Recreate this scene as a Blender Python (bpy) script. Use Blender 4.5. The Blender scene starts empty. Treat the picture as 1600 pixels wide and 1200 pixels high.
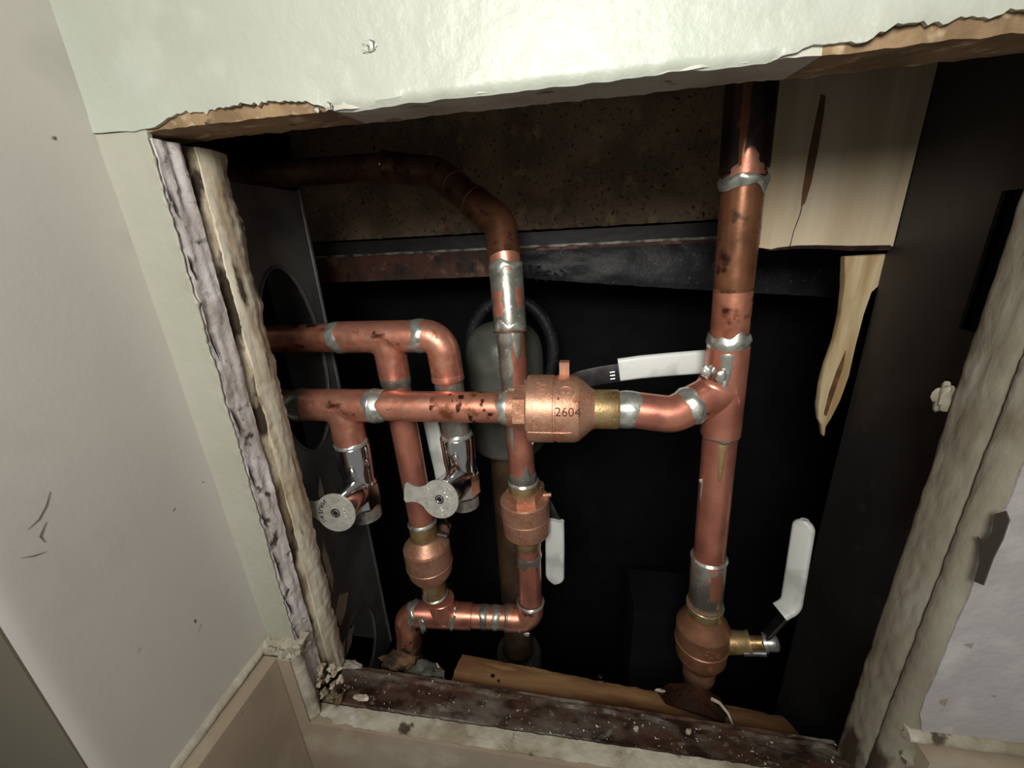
import bpy, math, random
from mathutils import Vector, Matrix, noise
random.seed(7)
S = bpy.context.scene
COL = S.collection
MM = 0.001
V = Vector

# ------------------------------------------------------------------ camera, world, light
cam_d = bpy.data.cameras.new('camera'); cam = bpy.data.objects.new('camera', cam_d); COL.objects.link(cam)
def _rot(a, b, c):
    ca, sa, cb, sb, cc, sc = math.cos(a), math.sin(a), math.cos(b), math.sin(b), math.cos(c), math.sin(c)
    Ry = Matrix(((cb, 0, sb), (0, 1, 0), (-sb, 0, cb)))
    Rx = Matrix(((1, 0, 0), (0, ca, -sa), (0, sa, ca)))
    Rz = Matrix(((cc, -sc, 0), (sc, cc, 0), (0, 0, 1)))
    return Rz @ Rx @ Ry
FOC = 645.0
R3 = _rot(math.radians(19.7), math.radians(10.07), math.radians(-3.10))
_w = lambda r: V((r[0], r[2], -r[1]))
rx, dn, fw = _w(R3[0]), _w(R3[1]), _w(R3[2])
m = Matrix((rx, -dn, -fw)).transposed().to_4x4()
cam.matrix_world = m
cam_d.sensor_fit = 'HORIZONTAL'; cam_d.sensor_width = 36.0; cam_d.lens = FOC / 1600 * 36
cam_d.clip_start = 0.005; cam_d.clip_end = 20
S.camera = cam
S.view_settings.view_transform = 'Standard'; S.view_settings.look = 'None'
S.view_settings.gamma = 1.0; S.view_settings.use_curve_mapping = False
S.view_settings.exposure = -0.18
wd = bpy.data.worlds.new('room'); S.world = wd; wd.use_nodes = True
wd.node_tree.nodes['Background'].inputs['Color'].default_value = (1.0, 0.98, 0.95, 1)
wd.node_tree.nodes['Background'].inputs['Strength'].default_value = 0.20
ld = bpy.data.lights.new('work_light', 'AREA'); ld.shape = 'DISK'; ld.size = 0.17; ld.energy = 1.1; ld.spread = math.radians(112)
ld.color = (1.0, 0.985, 0.93)
lo = bpy.data.objects.new('work_light', ld); COL.objects.link(lo)
lo.location = (-0.02, -0.19, 0.155)
lo.rotation_euler = (V((-0.01, 0.20, -0.015)) - V(lo.location)).to_track_quat('-Z', 'Y').to_euler()

def ray(u, v):
    return rx * ((u - 800) / FOC) + dn * ((v - 600) / FOC) + fw
def at(u, v, y):                       # photograph measurement to a point (mm) at depth y
    d = ray(u, v); return d * (y / d.y)
def atx(u, v, x):
    d = ray(u, v); return d * (x / d.x)
def atz(u, v, z):
    d = ray(u, v); return d * (z / d.z)

# ------------------------------------------------------------------ materials
def lin(c):
    return tuple(((x / 255) / 12.92 if x / 255 <= .04045 else ((x / 255 + .055) / 1.055) ** 2.4) for x in c) + (1,)
def mat(name, base, rough=.6, metal=0., layers=(), bump=(), spec=.5, coat=0., stretch=(1, 1, 1), rvar=0.):
    """layers: (colour, scale, lo, hi, detail) noise masks over the base; bump: (scale, strength mm, detail)"""
    mt = bpy.data.materials.new(name); mt.use_nodes = True
    n, l = mt.node_tree.nodes, mt.node_tree.links
    b = n['Principled BSDF']
    b.inputs['Roughness'].default_value = rough; b.inputs['Metallic'].default_value = metal
    b.inputs['Specular IOR Level'].default_value = spec; b.inputs['Coat Weight'].default_value = coat
    tc = n.new('ShaderNodeTexCoord'); mp = n.new('ShaderNodeMapping')
    mp.inputs['Scale'].default_value = stretch
    l.new(tc.outputs['Object'], mp.inputs['Vector'])
    cur = None
    for i, (c, sc, lo_, hi, de) in enumerate(layers):
        nz = n.new('ShaderNodeTexNoise'); nz.inputs['Scale'].default_value = sc; nz.inputs['Detail'].default_value = de
        mo = n.new('ShaderNodeVectorMath'); mo.operation = 'ADD'; mo.inputs[1].default_value = (i * .37 + .11, i * .71, i * .13)
        l.new(mp.outputs['Vector'], mo.inputs[0]); l.new(mo.outputs[0], nz.inputs['Vector'])
        mr = n.new('ShaderNodeMapRange'); mr.inputs['From Min'].default_value = lo_; mr.inputs['From Max'].default_value = hi
        l.new(nz.outputs['Fac'], mr.inputs['Value'])
        mx = n.new('ShaderNodeMix'); mx.data_type = 'RGBA'
        if cur is None: mx.inputs['A'].default_value = lin(base)
        else: l.new(cur, mx.inputs['A'])
        mx.inputs['B'].default_value = lin(c); l.new(mr.outputs['Result'], mx.inputs['Factor'])
        cur = mx.outputs['Result']
    if cur is None: b.inputs['Base Color'].default_value = lin(base)
    else: l.new(cur, b.inputs['Base Color'])
    if rvar:
        nz = n.new('ShaderNodeTexNoise'); nz.inputs['Scale'].default_value = 140; nz.inputs['Detail'].default_value = 5
        l.new(mp.outputs['Vector'], nz.inputs['Vector'])
        mr = n.new('ShaderNodeMapRange'); mr.inputs['From Min'].default_value = .3; mr.inputs['From Max'].default_value = .7
        mr.inputs['To Min'].default_value = rough - rvar; mr.inputs['To Max'].default_value = rough + rvar
        l.new(nz.outputs['Fac'], mr.inputs['Value']); l.new(mr.outputs['Result'], b.inputs['Roughness'])
    prev = None
    for sc, st, de in bump:
        nz = n.new('ShaderNodeTexNoise'); nz.inputs['Scale'].default_value = sc; nz.inputs['Detail'].default_value = de
        l.new(mp.outputs['Vector'], nz.inputs['Vector'])
        bp = n.new('ShaderNodeBump'); bp.inputs['Strength'].default_value = 1.0; bp.inputs['Distance'].default_value = st * MM
        l.new(nz.outputs['Fac'], bp.inputs['Height'])
        if prev: l.new(prev, bp.inputs['Normal'])
        prev = bp.outputs['Normal']
    if prev: l.new(prev, b.inputs['Normal'])
    return mt

COP = ((176, 104, 82), .30, .72)
M = {}
M['copper'] = mat('copper', (232, 158, 130), .37, .72, [((206, 134, 112), 45, .35, .65, 4), ((234, 172, 148), 160, .45, .75, 3), ((92, 54, 36), 75, .63, .72, 8)], [(600, .05, 4)], rvar=.08)
M['copper_clean'] = mat('copper_clean', (226, 150, 126), .35, .72, [((196, 124, 106), 40, .4, .65, 3), ((130, 80, 62), 110, .68, .76, 6)], [(500, .04, 3)], rvar=.07)
M['copper_stained'] = mat('copper_stained', (226, 152, 122), .37, .72, [((170, 104, 80), 40, .40, .62, 6), ((70, 38, 24), 70, .56, .66, 8), ((40, 24, 18), 140, .64, .72, 6)], [(300, .10, 5)], rvar=.1)
M['copper_brown'] = mat('copper_brown', (150, 100, 72), .34, .6, [((112, 76, 54), 38, .4, .62, 4), ((62, 42, 32), 90, .58, .7, 6), ((170, 98, 66), 60, .64, .74, 5)], [(300, .05, 4)], rvar=.08)
M['copper_dark'] = mat('copper_dark', (146, 106, 80), .42, .4, [((96, 70, 56), 36, .4, .62, 5), ((156, 104, 78), 70, .6, .72, 4), ((34, 26, 22), 90, .6, .72, 6)], [(300, .06, 4)], rvar=.1)
M['solder'] = mat('solder', (214, 216, 206), .32, .75, [((168, 170, 160), 130, .45, .65, 4), ((216, 216, 206), 260, .55, .7, 3)], [(420, .16, 4)], rvar=.1)
M['tinned'] = mat('tinned_copper', (190, 190, 178), .33, .75, [((150, 148, 138), 60, .4, .6, 4), ((222, 150, 124), 42, .585, .60, 2), ((206, 206, 194), 210, .6, .7, 4)], [(380, .10, 4)], rvar=.08)
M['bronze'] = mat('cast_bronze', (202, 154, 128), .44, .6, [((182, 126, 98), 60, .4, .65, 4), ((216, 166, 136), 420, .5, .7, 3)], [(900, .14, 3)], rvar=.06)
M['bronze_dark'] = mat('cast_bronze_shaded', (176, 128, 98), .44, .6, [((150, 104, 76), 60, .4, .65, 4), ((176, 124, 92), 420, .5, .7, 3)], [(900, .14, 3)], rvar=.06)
M['brass'] = mat('brass_tail', (190, 162, 116), .40, .65, [((146, 114, 70), 70, .4, .65, 4), ((198, 172, 116), 300, .55, .7, 3)], [(800, .15, 3)], rvar=.06)
M['chrome'] = mat('chrome', (226, 226, 226), .13, 1.0)
M['chrome_face'] = mat('chrome_face', (206, 204, 194), .38, .45, [((186, 184, 174), 200, .45, .65, 3)], [(900, .03, 2)])
M['chrome_satin'] = mat('chrome_satin', (204, 204, 196), .28, .75, [((176, 176, 168), 200, .45, .65, 3)], [(900, .03, 2)])
M['steel'] = mat('zinc_steel', (126, 122, 124), .45, .8, [((92, 90, 92), 90, .4, .6, 4)], [(500, .05, 3)])
M['steel_dark'] = mat('lever_steel_dark', (70, 66, 68), .45, .7, [((52, 48, 50), 90, .4, .6, 4)])
M['vinyl'] = mat('white_vinyl', (234, 236, 230), .40, 0., [((200, 204, 196), 50, .5, .7, 4), ((120, 116, 106), 130, .72, .78, 5)], [(600, .08, 3)])
M['engrave_dark'] = mat('recess_dark', (34, 32, 30), .5, .4)
M['engrave'] = mat('engraving', (92, 50, 32), .7, .2)
M['paint_green'] = mat('paint_pale_green', (180, 186, 172), .42, 0., [((172, 174, 161), 7, .4, .62, 4), ((188, 192, 180), 25, .55, .7, 3), ((150, 146, 132), 45, .72, .80, 8)], [(60, .8, 4), (200, .35, 4), (700, .08, 3)])
M['paint_left'] = mat('paint_warm_white', (208, 203, 193), .5, 0., [((201, 195, 188), 6, .4, .65, 3), ((190, 185, 175), 14, .58, .74, 4), ((96, 90, 82), 95, .755, .78, 2)], [(50, .25, 4), (500, .06, 3)])
M['paint_strip'] = mat('paint_grey_green', (172, 172, 155), .42, 0., [((180, 178, 165), 9, .4, .65, 3), ((150, 146, 126), 45, .68, .78, 6)], [(60, .8, 4), (300, .2, 3)])
M['paint_lilac'] = mat('paint_lilac_white', (180, 174, 172), .5, 0., [((168, 162, 158), 12, .4, .65, 4), ((196, 192, 188), 40, .55, .75, 4), ((120, 112, 104), 80, .70, .77, 6)], [(40, .8, 5), (160, .5, 5)])
M['return_olive'] = mat('dark_olive', (112, 106, 88), .6, 0., [((106, 100, 84), 10, .4, .6, 3)], [(200, .1, 3)])  # darker olive tone than the wall it adjoins
M['plaster_raw'] = mat('raw_plaster', (150, 124, 92), .9, 0., [((118, 94, 68), 50, .4, .62, 6), ((196, 178, 146), 90, .56, .68, 6), ((60, 46, 34), 120, .66, .74, 6)], [(130, 1.6, 6), (420, .5, 4)])
M['plaster_edge'] = mat('plaster_edge_lilac', (226, 217, 214), .85, 0., [((186, 174, 166), 40, .42, .62, 6), ((206, 198, 192), 60, .55, .7, 5), ((84, 72, 60), 130, .60, .68, 7)], [(110, .7, 6), (400, .3, 4)])
M['dirt_edge'] = mat('dirty_cream_edge', (200, 186, 160), .85, 0., [((122, 104, 80), 45, .42, .58, 6), ((206, 196, 174), 70, .56, .7, 5), ((62, 50, 36), 70, .48, .58, 7)], [(100, 2.0, 6), (380, .6, 4)], stretch=(1, 1, .45))
M['bare_wood_edge'] = mat('bare_wood_edge', (222, 212, 190), .8, 0., [((190, 172, 144), 60, .42, .6, 5), ((234, 226, 206), 50, .55, .7, 4), ((72, 58, 42), 90, .62, .70, 6)], [(140, 1.0, 5)], stretch=(1, 1, .25))
M['caulk'] = mat('grubby_caulk', (188, 180, 162), .75, 0., [((150, 138, 116), 40, .42, .62, 6), ((214, 210, 198), 60, .56, .7, 4), ((76, 62, 48), 90, .64, .72, 7)], [(130, 1.4, 6), (400, .4, 4)])
M['tile'] = mat('beige_tile', (170, 154, 132), .35, 0., [((156, 140, 120), 14, .4, .62, 4), ((184, 170, 150), 30, .55, .72, 4), ((110, 96, 80), 120, .72, .78, 5)], [(150, .15, 3)])
M['trim_right'] = mat('paint_dirty_trim', (148, 141, 124), .5, 0., [((120, 110, 94), 22, .45, .65, 5), ((162, 157, 142), 40, .56, .7, 4), ((74, 62, 48), 42, .54, .63, 8)], [(60, .9, 5), (300, .4, 5)], stretch=(1, 1, .4))
M['rust_sill'] = mat('rusty_sill', (92, 68, 54), .6, .1, [((126, 118, 106), 30, .44, .62, 7), ((56, 38, 30), 60, .5, .62, 7), ((148, 142, 132), 110, .62, .72, 5), ((168, 164, 154), 210, .70, .74, 3)], [(120, 1.4, 6)])
M['plank'] = mat('old_plank', (156, 118, 78), .75, 0., [((118, 84, 54), 55, .4, .6, 6), ((172, 136, 94), 90, .55, .7, 4), ((50, 32, 22), 28, .60, .70, 7)], [(160, .9, 5)], stretch=(.18, 1, 1))
M['char'] = mat('charred_stain', (34, 20, 16), .35, 0., [((64, 32, 26), 70, .5, .65, 5), ((120, 112, 106), 240, .70, .75, 3)], [(160, .8, 5)])
M['pine'] = mat('pale_pine', (206, 188, 158), .7, 0., [((194, 174, 142), 70, .42, .62, 3), ((216, 200, 172), 40, .55, .75, 3), ((150, 118, 84), 30, .70, .78, 5)], [(220, .35, 4)], stretch=(1, 1, .10))
M['pine_brown'] = mat('pine_knot_streak', (112, 74, 46), .7, 0., [((88, 56, 36), 90, .45, .6, 4)])
M['splinter'] = mat('split_pine', (200, 180, 142), .75, 0., [((168, 138, 94), 90, .42, .6, 5), ((214, 192, 150), 60, .55, .7, 4), ((116, 84, 54), 70, .63, .72, 6)], [(260, .8, 5)], stretch=(1, 1, .12))
M['board'] = mat('old_dark_board', (158, 136, 110), .85, 0., [((124, 106, 88), 26, .42, .6, 6), ((172, 152, 112), 60, .56, .68, 6), ((60, 48, 40), 300, .60, .70, 4), ((140, 84, 56), 120, .66, .72, 4)], [(160, 1.0, 6), (500, .4, 3)])
M['rust_angle'] = mat('rusty_angle', (98, 62, 50), .6, .3, [((62, 44, 38), 22, .44, .6, 6), ((150, 104, 86), 45, .58, .66, 7), ((38, 28, 26), 60, .58, .68, 6)], [(120, .7, 6)])
M['grey_edge'] = mat('pale_grey_edge', (158, 154, 146), .5, .5, [((90, 84, 80), 60, .44, .6, 6), ((60, 44, 36), 40, .58, .66, 5)], [(160, .7, 5)])
M['black_steel'] = mat('dark_stud', (52, 50, 49), .5, .15, [((42, 40, 39), 20, .42, .62, 4), ((66, 64, 60), 70, .62, .75, 4)], [(220, .12, 3)])
M['grey_stud'] = mat('galvanised_stud', (116, 116, 114), .42, .4, [((92, 92, 92), 25, .42, .6, 5), ((120, 122, 118), 50, .60, .74, 5)], [(200, .15, 4)])
M['stud_right'] = mat('dark_stud_right', (48, 45, 43), .5, .1, [((40, 38, 37), 16, .42, .62, 4), ((58, 55, 52), 60, .62, .75, 4)], [(220, .10, 3)])
M['black'] = mat('matte_black', (17, 17, 20), .85, 0., [((23, 22, 26), 25, .45, .65, 5)], [(120, .6, 4)], spec=.15)  # near black and matte, with faint tonal noise
M['tar'] = mat('tar_paper', (40, 39, 42), .5, 0., [((30, 29, 32), 40, .4, .6, 4), ((96, 96, 100), 420, .68, .71, 2)], [(300, .35, 4)], spec=.4)
M['cast_iron'] = mat('cast_iron_grey', (112, 112, 104), .38, .3, [((92, 96, 88), 36, .42, .6, 5), ((128, 130, 122), 70, .66, .74, 6)], [(140, .5, 5)])
M['drain_brown'] = mat('brown_drain', (94, 72, 52), .5, .2, [((70, 52, 38), 40, .42, .6, 5), ((128, 100, 70), 130, .68, .74, 3)], [(200, .3, 4)])
M['debris'] = mat('debris_wood', (116, 86, 58), .85, 0., [((62, 46, 34), 80, .42, .58, 6), ((176, 140, 98), 90, .58, .68, 5), ((34, 26, 22), 70, .60, .68, 5)], [(220, 1.2, 6)])
M['copper_flux'] = mat('fluxed_copper', (232, 158, 130), .37, .72, [((206, 134, 112), 45, .35, .65, 4), ((150, 88, 58), 60, .52, .60, 9), ((78, 44, 28), 110, .57, .62, 9)], [(600, .05, 4)], rvar=.08)
M['flux'] = mat('burnt_flux', (122, 72, 44), .45, .3, [((84, 48, 30), 200, .45, .6, 5)])
M['copper_soot'] = mat('sooty_copper', (64, 44, 36), .4, .4, [((40, 30, 26), 40, .4, .6, 4), ((196, 118, 88), 34, .60, .66, 6), ((214, 156, 120), 34, .66, .69, 6), ((24, 18, 16), 60, .56, .64, 5)], [(200, .2, 5)])
M['chip_dark'] = mat('bare_dark_patch', (74, 68, 62), .7)
M['scuff'] = mat('scuff_shadow_grey', (104, 98, 92), .6)
M['paint_lip'] = mat('paint_lip', (186, 182, 168), .5, 0., [((160, 152, 136), 30, .45, .65, 5), ((112, 96, 78), 60, .64, .72, 6)], [(120, .6, 5)])
M['chip'] = mat('white_chip', (214, 206, 192), .8, 0., [((180, 166, 146), 120, .45, .62, 4)], [(260, .6, 4)])

# ------------------------------------------------------------------ mesh kit (all in mm, world axes)
def perp(a, ref=None):
    a = a.normalized(); ref = ref or V((0, -1, 0))
    if abs(a.dot(ref)) > .95: ref = V((0, 0, 1))
    u = (ref - a * a.dot(ref)).normalized()
    return u, a.cross(u)
class G:
    def __init__(s): s.v = []; s.f = []
    def add(s, vs, fs):
        b = len(s.v); s.v += [V(p) for p in vs]; s.f += [[i + b for i in f] for f in fs]; return s
    def box(s, a, b):
        x0, y0, z0 = a; x1, y1, z1 = b
        return s.add([(x0, y0, z0), (x1, y0, z0), (x1, y1, z0), (x0, y1, z0), (x0, y0, z1), (x1, y0, z1), (x1, y1, z1), (x0, y1, z1)],
                     [(0, 3, 2, 1), (4, 5, 6, 7), (0, 1, 5, 4), (1, 2, 6, 5), (2, 3, 7, 6), (3, 0, 4, 7)])
    def lathe(s, P, ax, prof, seg=40, cap=True, ref=None, phase=0.):
        P, ax = V(P), V(ax).normalized(); u, w = perp(ax, ref); vs = []; fs = []
        for t, r in prof:
            for k in range(seg):
                th = phase + 2 * math.pi * k / seg
                vs.append(P + ax * t + (u * math.cos(th) + w * math.sin(th)) * r)
        for i in range(len(prof) - 1):
            for k in range(seg):
                a, b = i * seg + k, i * seg + (k + 1) % seg
                fs.append((a, a + seg, b + seg, b))
        if cap:
            fs.append(tuple(range(seg))); n = (len(prof) - 1) * seg; fs.append(tuple(n + k for k in reversed(range(seg))))
        return s.add(vs, fs)
    def tube(s, pts, r, seg=36, ends=True):
        pts = [V(p) for p in pts]; n = len(pts)
        T = [(pts[min(i + 1, n - 1)] - pts[max(i - 1, 0)]).normalized() for i in range(n)]
        u, w = perp(T[0]); vs = []; fs = []
        rr = r if callable(r) else (lambda q: r)
        for i in range(n):
            u = (u - T[i] * u.dot(T[i])).normalized(); w = T[i].cross(u)
            for k in range(seg):
                th = 2 * math.pi * k / seg
                vs.append(pts[i] + (u * math.cos(th) + w * math.sin(th)) * rr(i / max(n - 1, 1)))
        for i in range(n - 1):
            for k in range(seg):
                a, b = i * seg + k, i * seg + (k + 1) % seg
                fs.append((a, a + seg, b + seg, b))
        if ends: fs.append(tuple(range(seg))); fs.append(tuple((n - 1) * seg + k for k in reversed(range(seg))))
        return s.add(vs, fs)
    def prism(s, outline, ext, bev=0.):
        """closed outline (3-D points) extruded along ext, optional bevel inset"""
        o = [V(p) for p in outline]; e = V(ext); n = len(o); c = sum(o, V()) / n
        rings = [o, [p + e for p in o]]
        if bev:
            en = e.normalized(); k = lambda p: p + (c - p).normalized() * bev
            rings = [[k(p) for p in o], [p + en * bev for p in o], [p + e - en * bev for p in o], [k(p) + e for p in o]]
        vs = [p for r in rings for p in r]; fs = []
        for j in range(len(rings) - 1):
            for i in range(n):
                a, b = j * n + i, j * n + (i + 1) % n
                fs.append((a, b, b + n, a + n))
        fs.append(tuple(reversed(range(n)))); fs.append(tuple((len(rings) - 1) * n + i for i in range(n)))
        return s.add(vs, fs)
    def strap(s, pts, side, width, thick, wmul=None, rnd=.35):
        """rounded strap swept along pts; side = across direction"""
        pts = [V(p) for p in pts]; n = len(pts); vs = []; fs = []
        T = [(pts[min(i + 1, n - 1)] - pts[max(i - 1, 0)]).normalized() for i in range(n)]
        sec = []
        for cx, cy, a0 in ((1, 1, 0), (-1, 1, 90), (-1, -1, 180), (1, -1, 270)):
            for a in (0, 30, 60, 90): sec.append((cx, cy, math.radians(a0 + a)))
        q = min(thick * .5 * rnd * 2, thick * .49); m_ = len(sec)
        for i in range(n):
            sd = V(side); sd = (sd - T[i] * sd.dot(T[i])).normalized(); up = T[i].cross(sd)
            wi = width * .5 * (wmul[i] if wmul else 1); wi = max(wi, q + .01)
            for cx, cy, a in sec:
                vs.append(pts[i] + sd * (cx * (wi - q) + q * math.cos(a)) + up * (cy * (thick * .5 - q) + q * math.sin(a)))
        for i in range(n - 1):
            for k in range(m_):
                a, b = i * m_ + k, i * m_ + (k + 1) % m_
                fs.append((a, b, b + m_, a + m_))
        fs.append(tuple(reversed(range(m_)))); fs.append(tuple((n - 1) * m_ + k for k in range(m_)))
        return s.add(vs, fs)
    def sheet(s, nu, nv, fn):
        vs = [fn(i / nu, j / nv) for j in range(nv + 1) for i in range(nu + 1)]
        fs = [(j * (nu + 1) + i, j * (nu + 1) + i + 1, (j + 1) * (nu + 1) + i + 1, (j + 1) * (nu + 1) + i) for j in range(nv) for i in range(nu)]
        return s.add(vs, fs)
    def slab(s, nu, nv, fn, off):
        """sheet with thickness: fn front surface, off = offset vector to the back, closed rim"""
        b = len(s.v); N = (nu + 1) * (nv + 1)
        fr = [V(fn(i / nu, j / nv)) for j in range(nv + 1) for i in range(nu + 1)]
        off = V(off); vs = fr + [p + off for p in fr]; fs = []
        ix = lambda i, j: j * (nu + 1) + i
        for j in range(nv):
            for i in range(nu):
                q = (ix(i, j), ix(i + 1, j), ix(i + 1, j + 1), ix(i, j + 1)); fs.append(q); fs.append(tuple(k + N for k in reversed(q)))
        rim = [ix(i, 0) for i in range(nu)] + [ix(nu, j) for j in range(nv)] + [ix(i, nv) for i in range(nu, 0, -1)] + [ix(0, j) for j in range(nv, 0, -1)]
        for k in range(len(rim)):
            a, c = rim[k], rim[(k + 1) % len(rim)]; fs.append((c, a, a + N, c + N))
        return s.add(vs, fs)
    def blob(s, c, r, seed, sub=(14, 9), amp=.35, flat=(1, 1, 1)):
        nu, nv = sub; vs = []; fs = []; c = V(c)
        for j in range(nv + 1):
            ph = math.pi * j / nv
            for i in range(nu):
                th = 2 * math.pi * i / nu
                d = V((math.sin(ph) * math.cos(th), math.sin(ph) * math.sin(th), math.cos(ph)))
                k = r * (1 + amp * noise.noise(d * 1.7 + V((seed, seed * .7, 0))) * 2)
                vs.append(c + V((d.x * flat[0], d.y * flat[1], d.z * flat[2])) * k)
        for j in range(nv):
            for i in range(nu):
                a, b = j * nu + i, j * nu + (i + 1) % nu
                fs.append((a, a + nu, b + nu, b))
        return s.add(vs, fs)
    def jitter(s, amp, sc, seed=0):
        for i, p in enumerate(s.v):
            q = p * sc + V((seed, 0, 0)); s.v[i] = p + noise.noise_vector(q) * amp
        return s

WLOC = {}
def link(o, parent, loc):
    COL.objects.link(o); WLOC[o.name] = V(loc)
    if parent: o.parent = parent; o.location = (V(loc) - WLOC[parent.name]) * MM
    else: o.location = V(loc) * MM
    return o
def obj(name, g, mt, parent=None, label=None, angle=38, loc=None, smooth=True):
    if loc is None:
        mn = V([min(p[i] for p in g.v) for i in range(3)]); mx = V([max(p[i] for p in g.v) for i in range(3)])
        loc = (mn + mx) / 2
        if parent is None: loc.z = mn.z
    me = bpy.data.meshes.new(name)
    me.from_pydata([tuple((p - loc) * MM) for p in g.v], [], [tuple(f) for f in g.f]); me.update()
    import bmesh
    bm = bmesh.new(); bm.from_mesh(me); bmesh.ops.recalc_face_normals(bm, faces=bm.faces); bm.to_mesh(me); bm.free()
    if smooth:
        me.polygons.foreach_set('use_smooth', [True] * len(me.polygons)); me.set_sharp_from_angle(angle=math.radians(angle))
    me.materials.append(M[mt])
    o = bpy.data.objects.new(name, me); link(o, parent, loc)
    if label: o['label'] = label
    return o
def thing(name, label, cat, loc, group=None):
    o = bpy.data.objects.new(name, None); o.empty_display_size = .01; link(o, None, loc)
    o['label'] = label; o['category'] = cat
    if group: o['group'] = group
    return o
def tag(o, label, cat, group=None):
    o['label'] = label; o['category'] = cat
    if group: o['group'] = group
    return o
def struct(name, loc=(0, 0, 0), label=None, g=None, mt=None):
    if g is None:
        o = bpy.data.objects.new(name, None); o.empty_display_size = .01; link(o, None, loc)
    else: o = obj(name, g, mt)
    o['kind'] = 'structure'
    if label: o['label'] = label
    return o
def nz(x, y=0., z=0.): return noise.noise(V((x, y, z)))
def fil(pts, rad, n=10):
    """polyline with rounded corners"""
    pts = [V(p) for p in pts]; out = [pts[0]]
    rads = rad if isinstance(rad, (list, tuple)) else [rad] * (len(pts) - 2)
    for i in range(1, len(pts) - 1):
        a, b = (pts[i - 1] - pts[i]).normalized(), (pts[i + 1] - pts[i]).normalized()
        ang = a.angle(b); d = rads[i - 1] / math.tan(ang / 2)
        c = pts[i] + (a + b).normalized() * (rads[i - 1] / math.sin(ang / 2))
        s0, s1 = pts[i] + a * d - c, pts[i] + b * d - c
        tot = s0.angle(s1); axs = s0.cross(s1).normalized()
        for k in range(n + 1):
            out.append(c + Matrix.Rotation(tot * k / n, 3, axs) @ s0)
    out.append(pts[-1]); return out
def dens(a, b, n=8):
    a, b = V(a), V(b); return [a.lerp(b, k / n) for k in range(n + 1)]
def collar(parent, P, ax, r, w, seed, bulge=.9, rag=.45, drips=(), mt='solder', name='solder_joint'):
    """ragged ring of solder round a pipe; drips = (angle from the camera side, length)"""
    P, ax = V(P), V(ax).normalized(); u, wv = perp(ax); seg = 56; nt = 6; vs = []; fs = []
    for j in range(nt + 1):
        q = j / nt
        for k in range(seg):
            th = 2 * math.pi * k / seg; c, sn = math.cos(th), math.sin(th)
            lo_ = -w / 2 * (1 + rag * 1.6 * nz(c * 1.6 + seed, sn * 1.6, 1.3)); hi = w / 2 * (1 + rag * 1.6 * nz(c * 1.6 + seed, sn * 1.6, 7.7))
            for da, dl in drips:
                dd = (th - da + math.pi) % (2 * math.pi) - math.pi
                g_ = math.exp(-(dd / .28) ** 2)
                if dl > 0: hi += dl * g_
                else: lo_ += dl * g_
            t = lo_ + (hi - lo_) * q
            rr = r - .25 + (.5 + bulge * math.exp(-((q - .5) / .22) ** 2)) * (1 if 0 < j < nt else 0) + .12 * nz(c * 5 + seed, sn * 5, t * .6)
            vs.append(P + ax * t + (u * c + wv * sn) * rr)
    for j in range(nt):
        for k in range(seg):
            a, b = j * seg + k, j * seg + (k + 1) % seg
            fs.append((a, a + seg, b + seg, b))
    return obj(name, G().add(vs, fs), mt, parent, angle=60)
def streak(parent, P, ax, r, th, wth, t0, t1, mt='tinned', name='solder_run', tip=.15, thick=.35):
    """tapering run of solder lying on a pipe"""
    P, ax = V(P), V(ax).normalized(); u, wv = perp(ax); nu, nt = 8, 14; vs = []; fs = []
    for j in range(nt + 1):
        q = j / nt; t = t0 + (t1 - t0) * q; hw = wth / 2 * ((1 - q) ** .8 * (1 - tip) + tip) * (1 + .25 * nz(q * 5, t0, th))
        if j == nt: hw *= .35
        for i in range(nu + 1):
            e = i / nu * 2 - 1; a = th + hw * e
            rr = r - .12 + (thick + .12) * (1 - abs(e) ** 3) * (0 if j in (0, nt) else 1)
            vs.append(P + ax * t + (u * math.cos(a) + wv * math.sin(a)) * rr)
    for j in range(nt):
        for i in range(nu):
            a = j * (nu + 1) + i; fs.append((a, a + 1, a + nu + 2, a + nu + 1))
    return obj(name, G().add(vs, fs), mt, parent, angle=70)
def bead(parent, c, r, seed, mt='solder', flat=(1, 1, 1.4), name='solder_bead'):
    return obj(name, G().blob(c, r, seed, amp=.25, flat=flat), mt, parent, angle=80)
def pipe(parent, a, b, r=11.1, mt='copper', name='pipe'):
    return obj(name, G().tube(dens(a, b, 6), r), mt, parent)
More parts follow.
